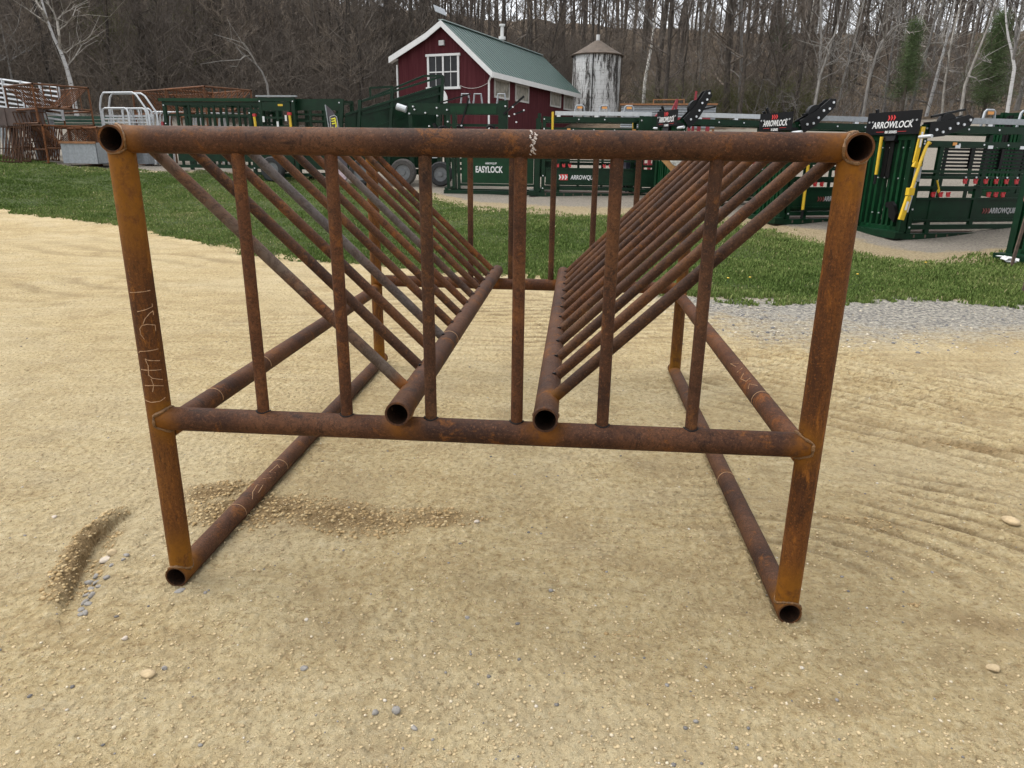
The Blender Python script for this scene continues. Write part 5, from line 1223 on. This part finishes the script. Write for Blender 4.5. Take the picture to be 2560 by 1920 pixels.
# low lettered box chute in the centre
p = at(1122, 478, 19.0); t = thing('calf_table', 'low green panelled chute with white lettering behind the middle of the feeder', 'calf chute', (p.x, p.y, ground_z(p.x, p.y)), R(-2)); L = 2.2; 
b = B()
for x in (.0, .14, .28): b.bar((x, 0, .12), (x-.03, 0, 1.15), .07, .07, up=(0, 1, 0))
b.box(-.12, L+.2, -.06, .06, 0, .09); b.box(-.12, L+.2, .8, .9, 0, .09); b.box(L, L+.08, -.03, .05, .1, 1.15); b.box(.30, L, -.03, .03, .98, 1.06); b.box(.25, L, -.03, .03, .20, .26); b.box(-.10, -.02, -.04, .9, .09, .15); b.box(L+.1, L+.16, -.04, .9, .09, .15)
for y in (.85,): b.box(-.05, .05, y-.05, y+.05, .09, 2.0); b.box(L, L+.08, y-.05, y+.05, .09, 2.0)
b.build('frame', M_GREEN, t); b = B(); b.box(.34, L-.01, -.012, .0, .27, .975); b.build('side_panel', M_GREENL, t)
b = B(); b.box(L+.09, L+.9, -.012, 0, .45, 1.25); b.build('side_panel', M_GREEN, t)
b = B()
for k in range(4): b.bar((-.9, -.02, 1.05+.09*k), (.5, -.02, 1.22+.09*k), .022); b.bar((1.3, -.04, 1.0+.09*k), (2.3, -.04, 1.18+.09*k), .022)
b.build('black_bars', M_BLACK, t)
text_obj('EASYLOCK', .215, M_WTXT, t, frameM((1.05, -.014, .60), (1, 0, 0), (0, 0, 1)), bold=.025, sx=.66)
text_obj('ARROWQUIP', .065, M_WTXT, t, frameM((1.10, -.014, .755), (1, 0, 0), (0, 0, 1)), bold=.02, shear=.1, sx=.75)
b = B(); b.box(.62, .72, -.020, -.004, 1.0, 1.04); b.build('orange_label', M_ORG, t)
# upper machine behind it: wheeled portable chute with winches and galvanised rail
p = at(1026, 462, 20.9); zg = ground_z(p.x, p.y); t = thing('portable_chute', 'wheeled green chute with black winch wheels and galvanised rail in front of the barn', 'cattle chute', (p.x, p.y, zg), R(-3)); L = 2.85; HH = 2.2
b = B()
for x in (.0, .78, 1.05): b.box(x, x+.11, 0, .1, .35, HH-.02); b.box(x, x+.11, .9, 1.0, .35, HH-.02)
b.box(.0, L, 0, .1, .35, .45); b.box(.11, L-.3, -.002, .06, HH-.32, HH-.03); b.box(.11, .78, .01, .07, HH-.7, HH-.64); b.box(.11, .78, .01, .07, HH-1.0, HH-.94); b.box(.11, .78, .01, .07, HH-1.3, HH-1.24)
b.box(1.16, L-.3, .02, .08, HH-.62, HH-.55); b.box(L-.35, L-.1, 0, .12, HH-.75, HH+.05); b.box(1.2, L+.4, .04, .1, HH-1.12, HH-.98); b.box(L-.3, L-.2, .02, .1, .4, HH-.7); b.box(1.16, 3.0, .05, .11, HH-1.55, HH-1.45)
b.build('frame', M_GREEN, t)
b = B(); b.box(1.18, L-.4, -.02, -.003, HH-.30, HH-.10); b.build('top_panel', M_GREENL, t)
b = B()
for (x, z, r) in ((.98, HH-.82, .19), (1.42, HH-.78, .17), (L-.55, HH-.72, .12)):
    pts = [(x+math.cos(a)*r, -.06, z+math.sin(a)*r) for a in np.linspace(0, 2*PI, 21)]; b.tube(pts, .035, 7, caps=False); b.tube([(x, -.1, z), (x, .02, z)], .05, 8); b.bar((x-r, -.06, z), (x+r, -.06, z), .03); b.bar((x, -.06, z-r), (x, -.06, z+r), .03)
b.bar((.72, -.05, HH-.55), (1.0, -.05, HH-1.1), .08); b.bar((1.42, -.05, HH-.8), (1.7, -.05, HH+.10), .04); b.bar((.9, -.05, HH-.02), (1.75, -.05, HH+.2), .035); b.bar((L-.2, -.05, HH-.3), (L+.35, -.05, HH+.15), .05); b.bar((L+.1, -.05, HH-.3), (L+.38, -.05, HH-.2), .035)
b.build('winch', M_BLACK, t, smooth=False)
b = B(); b.box(1.2, 3.55, -.06, .0, HH-1.06+.14, HH-.92+.14); b.build('slide_rail', M_GALV, t)
b = B(); b.tube([(1.32, -.12, HH-1.0), (.92, -.14, HH-1.32)], .055, 8); b.tube([(3.17, -.10, HH-.84), (3.17, -.10, HH-1.6)], .055, 8); b.build('handle', M_YEL, t, smooth=True)
for hx in (1.55, 1.9, 2.55):
    b = B(); b.tube([(hx-.12, .2, HH-.02), (hx-.09, .2, HH+.22), (hx+.09, .2, HH+.22), (hx+.12, .2, HH-.02)], .025, 8); b.build('roller_hoop', M_GALV, t)
b = B()
for q in [(.16, HH-.12), (.2, HH-.2), (.05, HH-.3), (.82, HH-.15), (.83, HH-.35), (1.1, HH-.2), (1.12, HH-.5), (.06, HH-.8), (2.9, HH-.12), (2.95, HH-.3), (2.7, HH-.1), (3.2, HH-.2), (3.0, HH-.5), (2.8, HH-.35), (.9, HH-.75), (1.5, HH-.6), (.5, HH-.28), (.6, HH-.62)]:
    b.tube([(q[0], -.10, q[1]), (q[0], .0, q[1])], .022, 6)
b.build('bolt', M_BOLT, t)
b = B(); b.tube([(-.30, -.05, HH-.12), (-.04, -.05, HH-.2)], .09, 12); b.box(.66, .80, -.06, -.01, HH-1.45, HH-1.15); b.box(-.06, .05, -.06, -.01, HH-1.4, HH-1.15); b.build('pale_fitting', M_GALVW, t, smooth=False)
b = B(); b.add([(.28, -.01, HH-.72), (.46, -.01, HH-.72), (.44, -.01, HH-.86), (.46, -.01, HH-.96), (.30, -.01, HH-.86)], [(0, 1, 2, 3, 4)]); b.box(.28, .46, -.014, -.006, HH-.86, HH-.74); b.build('red_label', M_RTXT, t)
text_obj('AR', .17, M_WTXT, t, frameM((.62, -.008, HH-.80), (1, 0, 0), (0, 0, 1)), bold=.02, sx=.8)
wheel(t, -.12, -.25, .36, True); wheel(t, .92, -.15, .33)
b = B(); b.box(-.3, 1.3, .0, .12, .30, .42); b.box(1.3, 2.2, -.02, .1, .5, .58); b.build('axle_frame', M_GREEN, t)
# loading ramp
pa = at(868, 470, 21.0); zg = ground_z(pa.x, pa.y); t = thing('loading_ramp', 'long green loading ramp with solid sides climbing to the right in front of the barn', 'loading ramp', (pa.x, pa.y, zg), 0)
def rp(px, py, off=0):
    d = 21.0+(px-868)/250*.9; q = at(px, py, d+off); return q-Vector(t.location)
b = B()
for off, nm in ((0, 'side'), (.85, 'side')):
    b = B(); P = [rp(862, 289, off), rp(1105, 212, off), rp(1106, 330, off), rp(1106, 420, off), rp(862, 420, off)]
    b.poly(P, .03, (0, 1, 0)); b.build('side_panel', M_GREEN, t)
b = B()
def rail(x0, y0, x1, y1, w=.055, off=0, m=None): b.bar(rp(x0, y0, off-.04), rp(x1, y1, off-.04), w, w)
rail(900, 255, 1060, 190, off=.9); rail(862, 287, 1108, 212); rail(905, 285, 1108, 232); rail(905, 253, 1108, 190); rail(925, 220, 982, 217, off=.9); rail(925, 219, 927, 250, off=.9)
rail(1060, 190, 1108, 190, off=.5); rail(910, 325, 1020, 290, .04); rail(990, 292, 1024, 280, .04); rail(862, 380, 1106, 350, .06)
b.build('handrail', M_GREEN, t)
b = B()
for (x, y0, y1) in ((856, 248, 440), (900, 250, 440), (981, 217, 440), (1107, 190, 440)): b.bar(rp(x, y0, -.06), rp(x+(y1-y0)*.045*-1+0, y1, -.06), .085, .085)
b.build('post', M_GREEN, t)
wheel(t, rp(915, 470, -.3).x, -.35, .34)
b = B(); b.bar(rp(862, 425, -.02), rp(1030, 425, -.02), .12, .1); b.bar(rp(880, 455, -.02), rp(940, 425, -.02), .06); b.build('undercarriage', M_GREEN, t)
# panelled alley left of the ramp, two-post crush, crate frame
frame_box('alley_section', 'green alley with a solid top strip and barred sides left of the loading ramp', 'cattle alley', 752, 450, 21.5, R(-6), 1.3, .8, 2.14, [.9, 1.05, 1.2, 1.38, 1.55, 1.72], 2, [(.04, 1.27, 1.84, 2.10), (.04, 1.27, .3, .85)], pbar=.045)
t = frame_box('crush_gate', 'tall square green crush with two yellow handles left of the feather flag', 'cattle crush', 668, 448, 21.7, R(-4), .95, .8, 2.18, [1.0, 1.2, 1.42, 1.64], 1, [(.06, .86, 1.84, 2.06), (.06, .86, .35, .8)])
b = B(); b.box(-.10, 1.05, -.05, .05, 2.19, 2.23); b.build('top_bar', M_GALV, t)
for x, z1 in ((-.16, 1.68), (.86, 1.72)):
    b = B(); b.tube([(x, -.1, z1), (x+.05, -.1, z1-1.0)], .035, 8); b.build('handle', M_YEL, t, smooth=True)
b = B(); b.box(-.2, -.12, -.12, -.04, 1.69, 1.76); b.box(.8, .9, -.12, -.04, 1.73, 1.80); b.build('red_cap', M_RED, t)
wheel(t, .35, -.3, .33)
for xq, zq in ((.05, 1.55), (.45, 1.42), (.7, 1.58)): b = B(); b.box(xq, xq+.055, -.06, -.04, zq, zq+.15); b.build('white_tag', M_WTXT, t)
b = B(); b.box(.52, .66, -.045, -.04, 1.96, 2.01); b.build('yellow_label', M_YEL, t)
t = frame_box('crate_frame', 'long low green barred crate with a solid lower panel behind the left bars', 'cattle crate', 432, 426, 23.3, R(-4), 2.95, 1.0, 1.88, [.88, 1.18, 1.5], 7, [(.25, 2.9, .30, .80)], lift=-.0)
b = B(); b.tube([(.9, -.06, .80), (.9, -.045, .80)], .09, 14); b.build('red_reflector', M_RED, t); b = B(); b.box(-.10, 3.05, -.1, -.03, 1.88, 1.96); b.build('top_channel', M_GREENL, t)
b = B(); b.box(-.14, -.08, -.05, .05, 1.05, 1.35); b.build('red_tab', M_REDP, t)
frame_box('alley_section', 'short green gate frame between the crate and the tall crush', 'cattle alley', 640, 436, 22.0, R(-5), .3, .8, 1.85, [.9, 1.2, 1.5], 0, [(.04, .26, .3, .85)])
# feather flag
p = at(858, 466, 18.6); zg = ground_z(p.x, p.y); t = thing('feather_flag', 'dark grey feather flag with yellow emblem leaning in front of the loading ramp', 'flag', (p.x, p.y, zg), R(3)); q = lambda px, py: at(px, py, 18.6)-Vector((p.x, p.y, zg))
b = B(); b.poly([q(814, 262), q(822, 300), q(830, 345), q(838, 390), q(842, 425), q(846, 450), q(866, 452), q(872, 440), q(866, 400), q(862, 368), q(853, 330), q(844, 302), q(832, 278)], .012, (0, 1, 0)); b.build('banner', simple('charcoal_cloth', (.075, .065, .075), .85, 0, .15, 5), t)
b = B(); b.poly([q(843, 412)+Vector((0, -.004, 0)), q(846, 446)+Vector((0, -.004, 0)), q(866, 449)+Vector((0, -.004, 0)), q(866, 436)+Vector((0, -.004, 0))], .003, (0, 1, 0)); b.build('printed_patch', simple('mixed_print', (.45, .35, .38), .8, 0, .6, 9), t)
b = B(); b.tube([q(813, 262), q(833, 392), q(848, 468)], .014, 7); b.build('pole', M_GALV, t, smooth=True)
def yl(pts, r=.016):
    b.tube([q(x, y)+Vector((0, -.012, 0)) for x, y in pts], r, 6)
b = B()
for k in range(3): yl([(828+k*1.1, 298+k*6), (838+k*.8, 296+k*6)])
yl([(837, 294), (841, 316), (838, 320), (829, 319)]); yl([(829, 322), (840, 326), (841, 336)]); yl([(831, 330), (833, 342), (842, 342)]); yl([(841, 338), (842, 348)])
b.build('emblem', simple('flag_yellow', (.75, .68, .06), .7, 0, .05, 8), t)
b = B(); yl([(825, 292), (836, 288), (842, 292), (845, 318), (841, 324), (846, 332), (846, 350)], .006); yl([(825, 292), (827, 318), (829, 350)], .006); b.build('emblem_outline', M_WTXT, t)

# ------------------------------------------------------------------ rusty feeders stacked at the left (simplified copies of the same kind)
st0 = random.getstate(); fd = make_feeder('rusty pipe feeder on top of the leftmost stack', detail=False); random.setstate(st0)
kids_index()
def stack_at(px, py, dist, yaw, lab, z_off=0, first=None, tag_only=False):
    p = at(px, py, dist); z = ground_z(p.x, p.y)+z_off
    if first: first.location = (p.x, p.y, z); first.rotation_euler = (0, 0, yaw); first['label'] = lab; first['group'] = 'stacked rusty feeders'; return first
    return dup(fd, (p.x, p.y, z), yaw, lab, 'stacked rusty feeders')
# origin is the middle of the end frame; end frames face the camera, turned so that both an end and a long side show

def stk(px, dist, yaw, s, lab, layer=0, back=0, first=None):
    p = at(px, 400, dist); z = ground_z(p.x, p.y)+layer*HT*s*1.025
    o = first or dup(fd, (0, 0, 0), 0, lab, 'stacked rusty feeders')
    o.location = (p.x-math.sin(yaw)*back*s, p.y+math.cos(yaw)*back*s, z); o.rotation_euler = (0, 0, yaw); o.scale = (s, s, s); o['label'] = lab; o['group'] = 'stacked rusty feeders'
    return o
stk(183, 25.6, R(58), .73, 'rusty pipe feeder on top of the leftmost stack', 1, first=fd)
stk(190, 25.6, R(57), .73, 'rusty pipe feeder at the bottom of the leftmost stack, on the edge of the lawn')
stk(318, 25.2, R(57), .73, 'rusty pipe feeder standing just left of the near feeder top corner')
stk(590, 25.6, R(58), .80, 'rusty pipe feeder at the bottom of the stack behind the green crate')
stk(588, 25.6, R(58), .80, 'rusty pipe feeder on top of the stack behind the green crate', 1)
stk(588, 25.6, R(58), .80, 'rusty pipe feeder behind the top one of the stack behind the green crate', 1, back=2.8)
# corrugated trough box in the middle feeder
def trough(px, py, dist, yaw, L, hgt, label, mat=M_GALV):
    p = at(px, py, dist); t = thing('steel_trough', label, 'trough', (p.x, p.y, ground_z(p.x, p.y)), yaw); b = B(); n = int(L/.12)
    pts = [(i*L/n, .018*(i % 2)) for i in range(n+1)]
    for y0 in (0, .8):
        vs = [(x, y0+y, z) for x, y in pts for z in (.05, hgt)]; m = len(pts); vs2 = [(x, y+.012, z) for (x, y, z) in vs]
        b.add(vs+vs2, [(2*i, 2*i+2, 2*i+3, 2*i+1) for i in range(m-1)]+[(2*m+2*i, 2*m+2*i+1, 2*m+2*i+3, 2*m+2*i+2) for i in range(m-1)]+[(2*i+1, 2*i+3, 2*m+2*i+3, 2*m+2*i+1) for i in range(m-1)])
    b.box(0, .02, .03, .8, .05, hgt); b.box(L-.02, L, .03, .8, .05, hgt); b.box(0, L, .03, .8, .05, .07); b.build('sheet', mat, t)
    b = B(); b.box(-.03, L+.03, -.03, -.001, hgt-.03, hgt+.03); b.build('rim', simple('rusty_rim', (.22, .10, .04), .8, 0, .3, 12), t); return t
trough(160, 412, 25.0, R(-12), 1.25, .62, 'grey corrugated steel trough under the stacked rusty feeders'); trough(245, 408, 25.2, R(-12), .45, .55, 'small grey trough box right of the corrugated one'); trough(340, 402, 25.6, R(-10), .45, .5, 'small grey trough box seen below the near top rail')
p = at(1554, 292, 33); t = trough(1552, 292, 33, R(-2), 3.5, .05, 'long galvanised corrugated bunk behind the black signs') if False else None
p = at(1552, 292, 30); zg = ground_z(p.x, p.y); t = thing('corrugated_bunk', 'long galvanised corrugated bunk with rusty top edge at the foot of the slope', 'feed bunk', (p.x, p.y, zg), R(-8)); b = B(); L = 3.6; zt_ = at(1552, 263, 30).z-zg; zb_ = zt_-.85; n = 9
for i in range(n*2):
    z0_ = zb_+(zt_-zb_)*i/(n*2); z1_ = zb_+(zt_-zb_)*(i+1)/(n*2); y0, y1 = (0, .04) if i % 2 else (.04, 0); b.add([(0, y0, z0_), (L, y0, z0_), (L, y1, z1_), (0, y1, z1_), (0, y0+.02, z0_), (L, y0+.02, z0_), (L, y1+.02, z1_), (0, y1+.02, z1_)], [(0, 1, 2, 3), (7, 6, 5, 4), (0, 3, 7, 4), (1, 5, 6, 2)])
b.build('sheet', M_GALV, t); b = B(); b.box(-.05, L+.05, -.04, .08, zt_, zt_+.06)
for x in (0, L/2, L-.08): b.box(x, x+.08, .07, .15, 0, zt_)
b.box(1.2, 2.4, 0, .05, zt_+.18, zt_+.22); b.box(1.2, 1.24, 0, .05, zt_+.06, zt_+.18); b.box(2.36, 2.4, 0, .05, zt_+.06, zt_+.18); b.build('rusty_frame', simple('rusty_rim', (.22, .10, .04)), t)
# dark steel bunk and rusty rod panels at the far left
p = at(-30, 392, 27.5); t = thing('steel_bunk', 'brown steel bunk box behind the rusty rod panels at the left edge', 'feed bunk', (p.x, p.y, ground_z(p.x, p.y)), R(-6)); b = B(); b.box(0, 1.75, 0, .5, .95, 1.45); b.box(0, .06, -.02, .0, .9, 1.45); b.box(.85, .91, -.02, .0, .9, 1.45); b.build('box', M_STEELD, t); b = B()
for x in (0, .8, 1.65): b = B(); b.box(x, x+.1, .1, .3, 0, .95); b.build('leg', M_STEELD, t)
for i, (px, py, lean_, yw, L, h, lab) in enumerate([(-20, 408, .10, R(-5), .9, .95, 'rusty rod panel leaning at the very left edge'), (35, 412, .18, R(-12), .55, 1.05, 'rusty rod panel left of the fanned one'), (58, 416, .42, R(10), .8, 1.35, 'rusty rod panel leaning with its rods fanned under the leftmost stack'), (95, 412, .12, R(-20), .9, 1.0, 'rusty rod panel inside the bottom feeder at the left'), (15, 404, -.1, R(-8), 1.0, 1.1, 'rusty rod panel behind the others at the left edge')]):
    p = at(px, py, 25.6+.3*i); t = thing('rod_panel', lab, 'rusty panel', (p.x, p.y, ground_z(p.x, p.y)), yw, 'rusty rod panels at the left'); b = B()
    for k in range(10): x = L*k/9; b.bar((x+lean_*.6, 0, 0), (x*1.15-lean_*.4, .3, h), .022)
    b.build('rods', M_BAR, t); b = B(); b.bar((lean_*.6, 0, .02), (L+lean_*.6, 0, .02), .03); b.bar((lean_*.2, .1, h*.4), (L+lean_*.1, .1, h*.4), .025); b.bar((-lean_*.4, .3, h), (L*1.15-lean_*.4, .3, h), .03); b.build('cross_bar', M_BAR, t)
# galvanised gates at the far left
for i in range(2):
    px0, py0, px1, py1 = -40, 222, 148, 270
    p = at(-25+i*3, 288, 29+.18*i); t = thing('galvanised_gate', ['front', 'rear'][i]+' one of the two pale galvanised gates at the left edge', 'farm gate', (p.x, p.y, ground_z(p.x, p.y)), R(-9), 'galvanised gates'); zz = p.z-ground_z(p.x, p.y)
    b = B(); L = 2.75
    for k in range(8): z_ = zz+.12+k*.135+.02*i; b.tube([(0, 0, z_+.05), (L, 0, z_-.28)], .020, 7)
    b.build('rails', M_GALVW, t, smooth=True); b = B()
    for x in (0, .72, 1.4, 2.1, L): b = B(); b.bar((x, 0, zz+.12-.1*x), (x, 0, zz+1.14-.1*x), .045); b.build('upright', M_GALVW, t)
    0; b = B(); b.box(.3, .42, -.05, .05, 0, zz+.06); b.build('stand', M_GALV, t); b = B(); b.box(2.2, 2.32, -.05, .05, 0, zz-.15); b.build('stand', M_GALV, t)
def tubes_group(px, py, dist, n, L, hgt, lab, mat=M_GALV, grp=None, slant=.25, dx=.11):
    p = at(px, py, dist); z = ground_z(p.x, p.y); zz = p.z-z
    for i in range(n):
        t_ = B(); t_.tube([(0, 0, -zz), (0, 0, 0), (slant*.2, 0, hgt*.8), (slant*.4+.04, 0, hgt*.97), (slant*.4+.12, 0, hgt), (slant*.4+.5, .25, hgt)], .024, 7); o = t_.build('hooped_tube', mat, smooth=True); o.location = (p.x+dx*i, p.y+.02*i, p.z); tag(o, lab, 'bent pipe', grp)
tubes_group(12, 315, 28.0, 9, 0, .52, 'bent grey stall divider pipe standing in the row at the left edge', grp='stall divider pipes at the left edge', dx=.13)
tubes_group(376, 312, 27.2, 7, 0, .40, 'bent galvanised pipe in the row right of the hooped calf pen', M_GALVW, 'bent pipes behind the third feeder', dx=.10)
tubes_group(478, 312, 27.5, 5, 0, .38, 'bent galvanised pipe seen through the green crate', M_GALVW, 'bent pipes behind the green crate', dx=.07)
tubes_group(548, 312, 27.5, 4, 0, .38, 'bent galvanised pipe seen through the right part of the green crate', M_GALVW, 'bent pipes behind the crate end', dx=.07)
# pale green gates lying in a stack
for i in range(4):
    p = at(64, 318-i*8.5, 29.5); t = thing('green_gate', ['lowest', 'second lowest', 'second highest', 'topmost'][i]+' of the pale green gates stacked behind the left feeders', 'farm gate', (p.x, p.y, ground_z(p.x, p.y)), R(-8), 'stacked pale green gates'); zz = p.z-ground_z(p.x, p.y); b = B()
    for y in (0, .35, .7): b.bar((0, y, zz), (2.9, y, zz), .06)
    for x in (0, .95, 2.0, 2.9): b.bar((x, .035, zz), (x, .67, zz), .05)
    b.build('rails', M_GREENP, t)
    if i == 0: b = B(); b.box(.3, .45, 0, .7, 0, zz-.03); b.box(2.3, 2.45, 0, .7, 0, zz-.03); b.build('bearer', M_POSTW, t)
# hooped galvanised calf pens
p = at(258, 318, 26.5); zg = ground_z(p.x, p.y); t = thing('hoop_frame', 'tall white galvanised hooped frame standing behind the corner of the near feeder', 'pen frame', (p.x, p.y, zg), R(-10)); zz = p.z-zg
for y in (0, .35):
    b = B(); b.tube([(0, y, 0), (0, y, zz+.6), (.10, y, zz+.88), (.20, y, zz+.99), (1.25, y, zz+.99), (1.38, y, zz+.92), (1.72, y, zz+.45), (1.75, y, 0)], .028, 8); b.build('hoop', M_GALVW, t, smooth=True)
b = B(); b.box(0, 1.75, .15, .2, zz+.3, zz+.36); b.build('rails', M_GALVW, t)
for i, (px, w_, dd_) in enumerate(((262, .92, 0), (312, .85, .12), (282, 1.05, .5), (330, .8, .5))):
    p = at(px, 318, 26.0+dd_); zg = ground_z(p.x, p.y); zz = p.z-zg; t = thing('hooped_gate', ['white round cornered panel at the front left of the hooped frame', 'white round cornered panel at the front right of the hooped frame', 'white round cornered panel behind the front pair at the left', 'white round cornered panel behind the front pair at the right'][i], 'pen panel', (p.x, p.y, zg), R(-10), 'round cornered white panels')
    b = B(); b.tube([(0, 0, 0), (0, 0, zz+.42), (.03, 0, zz+.50), (.10, 0, zz+.54), (w_-.10, 0, zz+.54), (w_-.03, 0, zz+.50), (w_, 0, zz+.42), (w_, 0, 0)], .027, 8); b.build('hoop', M_GALVW, t, smooth=True)
    b = B()
    for z_ in (.04, .14, .24): b.bar((0, 0, zz+z_), (w_, 0, zz+z_), .035)
    for k in range(1, 5): b.bar((w_*k/5, 0, zz-.2), (w_*k/5, 0, zz+(.24 if k % 2 else .52)), .022)
    b.build('bars', M_GALVW, t)
# sign post and leaning post at the right edge
p = ground(2524, 672); q = at(2562, 548, math.hypot(p.x-CAM.x, p.y-CAM.y)); b = B(); b.bar(p-Vector((0, 0, .2)), p+(q-p)*1.9, .035, .03); o = b.build('leaning_post', M_POSTW); tag(o, 'thin rusty post leaning in the grass at the right edge', 'post')
p = at(2582, 640, 9.6); zg = ground_z(p.x, p.y); t = thing('warning_sign', 'weathered red and white sign on a post, mostly cut off by the right edge', 'sign', (p.x, p.y, zg), R(-28)); qz = at(2582, 468, 9.6).z-zg
pts = []; hw, hh_, rr = .20, .17, .05
for cx, cz, a0 in ((hw-rr, hh_-rr, 0), (-hw+rr, hh_-rr, 90), (-hw+rr, -hh_+rr, 180), (hw-rr, -hh_+rr, 270)):
    for k in range(6): a = R(a0+k*18); pts.append((cx+rr*math.cos(a), -.03, qz+cz+rr*math.sin(a)))
b = B(); b.poly(pts, .006, (0, 1, 0)); b.build('plate', simple('faded_red_sign', (.32, .10, .09), .7, 0, .5, 20), t)
b = B(); b.box(-hw+.06, hw-.04, -.034, -.031, qz-.12, qz+.08); b.build('white_field', simple('chalky_white', (.62, .60, .58), .8, 0, .1, 20), t)
b = B()
for r_ in range(6):
    x = -hw+.075
    while x < hw-.07: l = random.uniform(.01, .03); b.box(x, x+l, -.0365, -.0345, qz-.105+r_*.03, qz-.09+r_*.03); x += l+.008
b.build('small_print', M_DTXT, t)
b = B(); b.bar((0, 0, -.2), (0, 0, qz+.2), .05); b.build('post', M_POSTW, t)
# ------------------------------------------------------------------ light
w = bpy.data.worlds.new('World'); sc.world = w; w.use_nodes = True; nt = w.node_tree; bg = nt.nodes['Background']
sky = nt.nodes.new('ShaderNodeTexSky'); sky.sky_type = 'NISHITA'; sky.sun_disc = False; SE, SR = R(60), R(-78)
sky.sun_elevation = SE; sky.sun_rotation = SR; sky.air_density = 1; sky.dust_density = 3; sky.ozone_density = 1
# an even cloud layer: the blue of the clear sky is mostly washed out to grey
hsv = nt.nodes.new('ShaderNodeHueSaturation'); hsv.inputs['Saturation'].default_value = .22; nt.links.new(sky.outputs[0], hsv.inputs['Color'])
mx = nt.nodes.new('ShaderNodeMix'); mx.data_type = 'RGBA'; mx.inputs[0].default_value = .45; mx.inputs[7].default_value = (9.5, 9.8, 10.2, 1)
nt.links.new(hsv.outputs[0], mx.inputs[6]); nt.links.new(mx.outputs[2], bg.inputs['Color']); bg.inputs['Strength'].default_value = .11
sl = bpy.data.lights.new('sun', 'SUN'); sl.energy = 1.3; sl.angle = R(38); sl.color = (1, .965, .91)
so = bpy.data.objects.new('sun', sl); COL.objects.link(so); so['kind'] = 'structure'
sd = Vector((math.sin(SR)*math.cos(SE), math.cos(SR)*math.cos(SE), math.sin(SE))); so.rotation_euler = sd.to_track_quat('Z', 'Y').to_euler()
vs_ = sc.view_settings; vs_.view_transform = 'Standard'; vs_.look = 'None'; vs_.gamma = 1; vs_.exposure = 1.15
sc.render.engine = 'CYCLES'; sc.cycles.max_bounces = 3; sc.cycles.diffuse_bounces = 2; sc.cycles.glossy_bounces = 2; sc.cycles.use_adaptive_sampling = True; sc.cycles.adaptive_threshold = .015
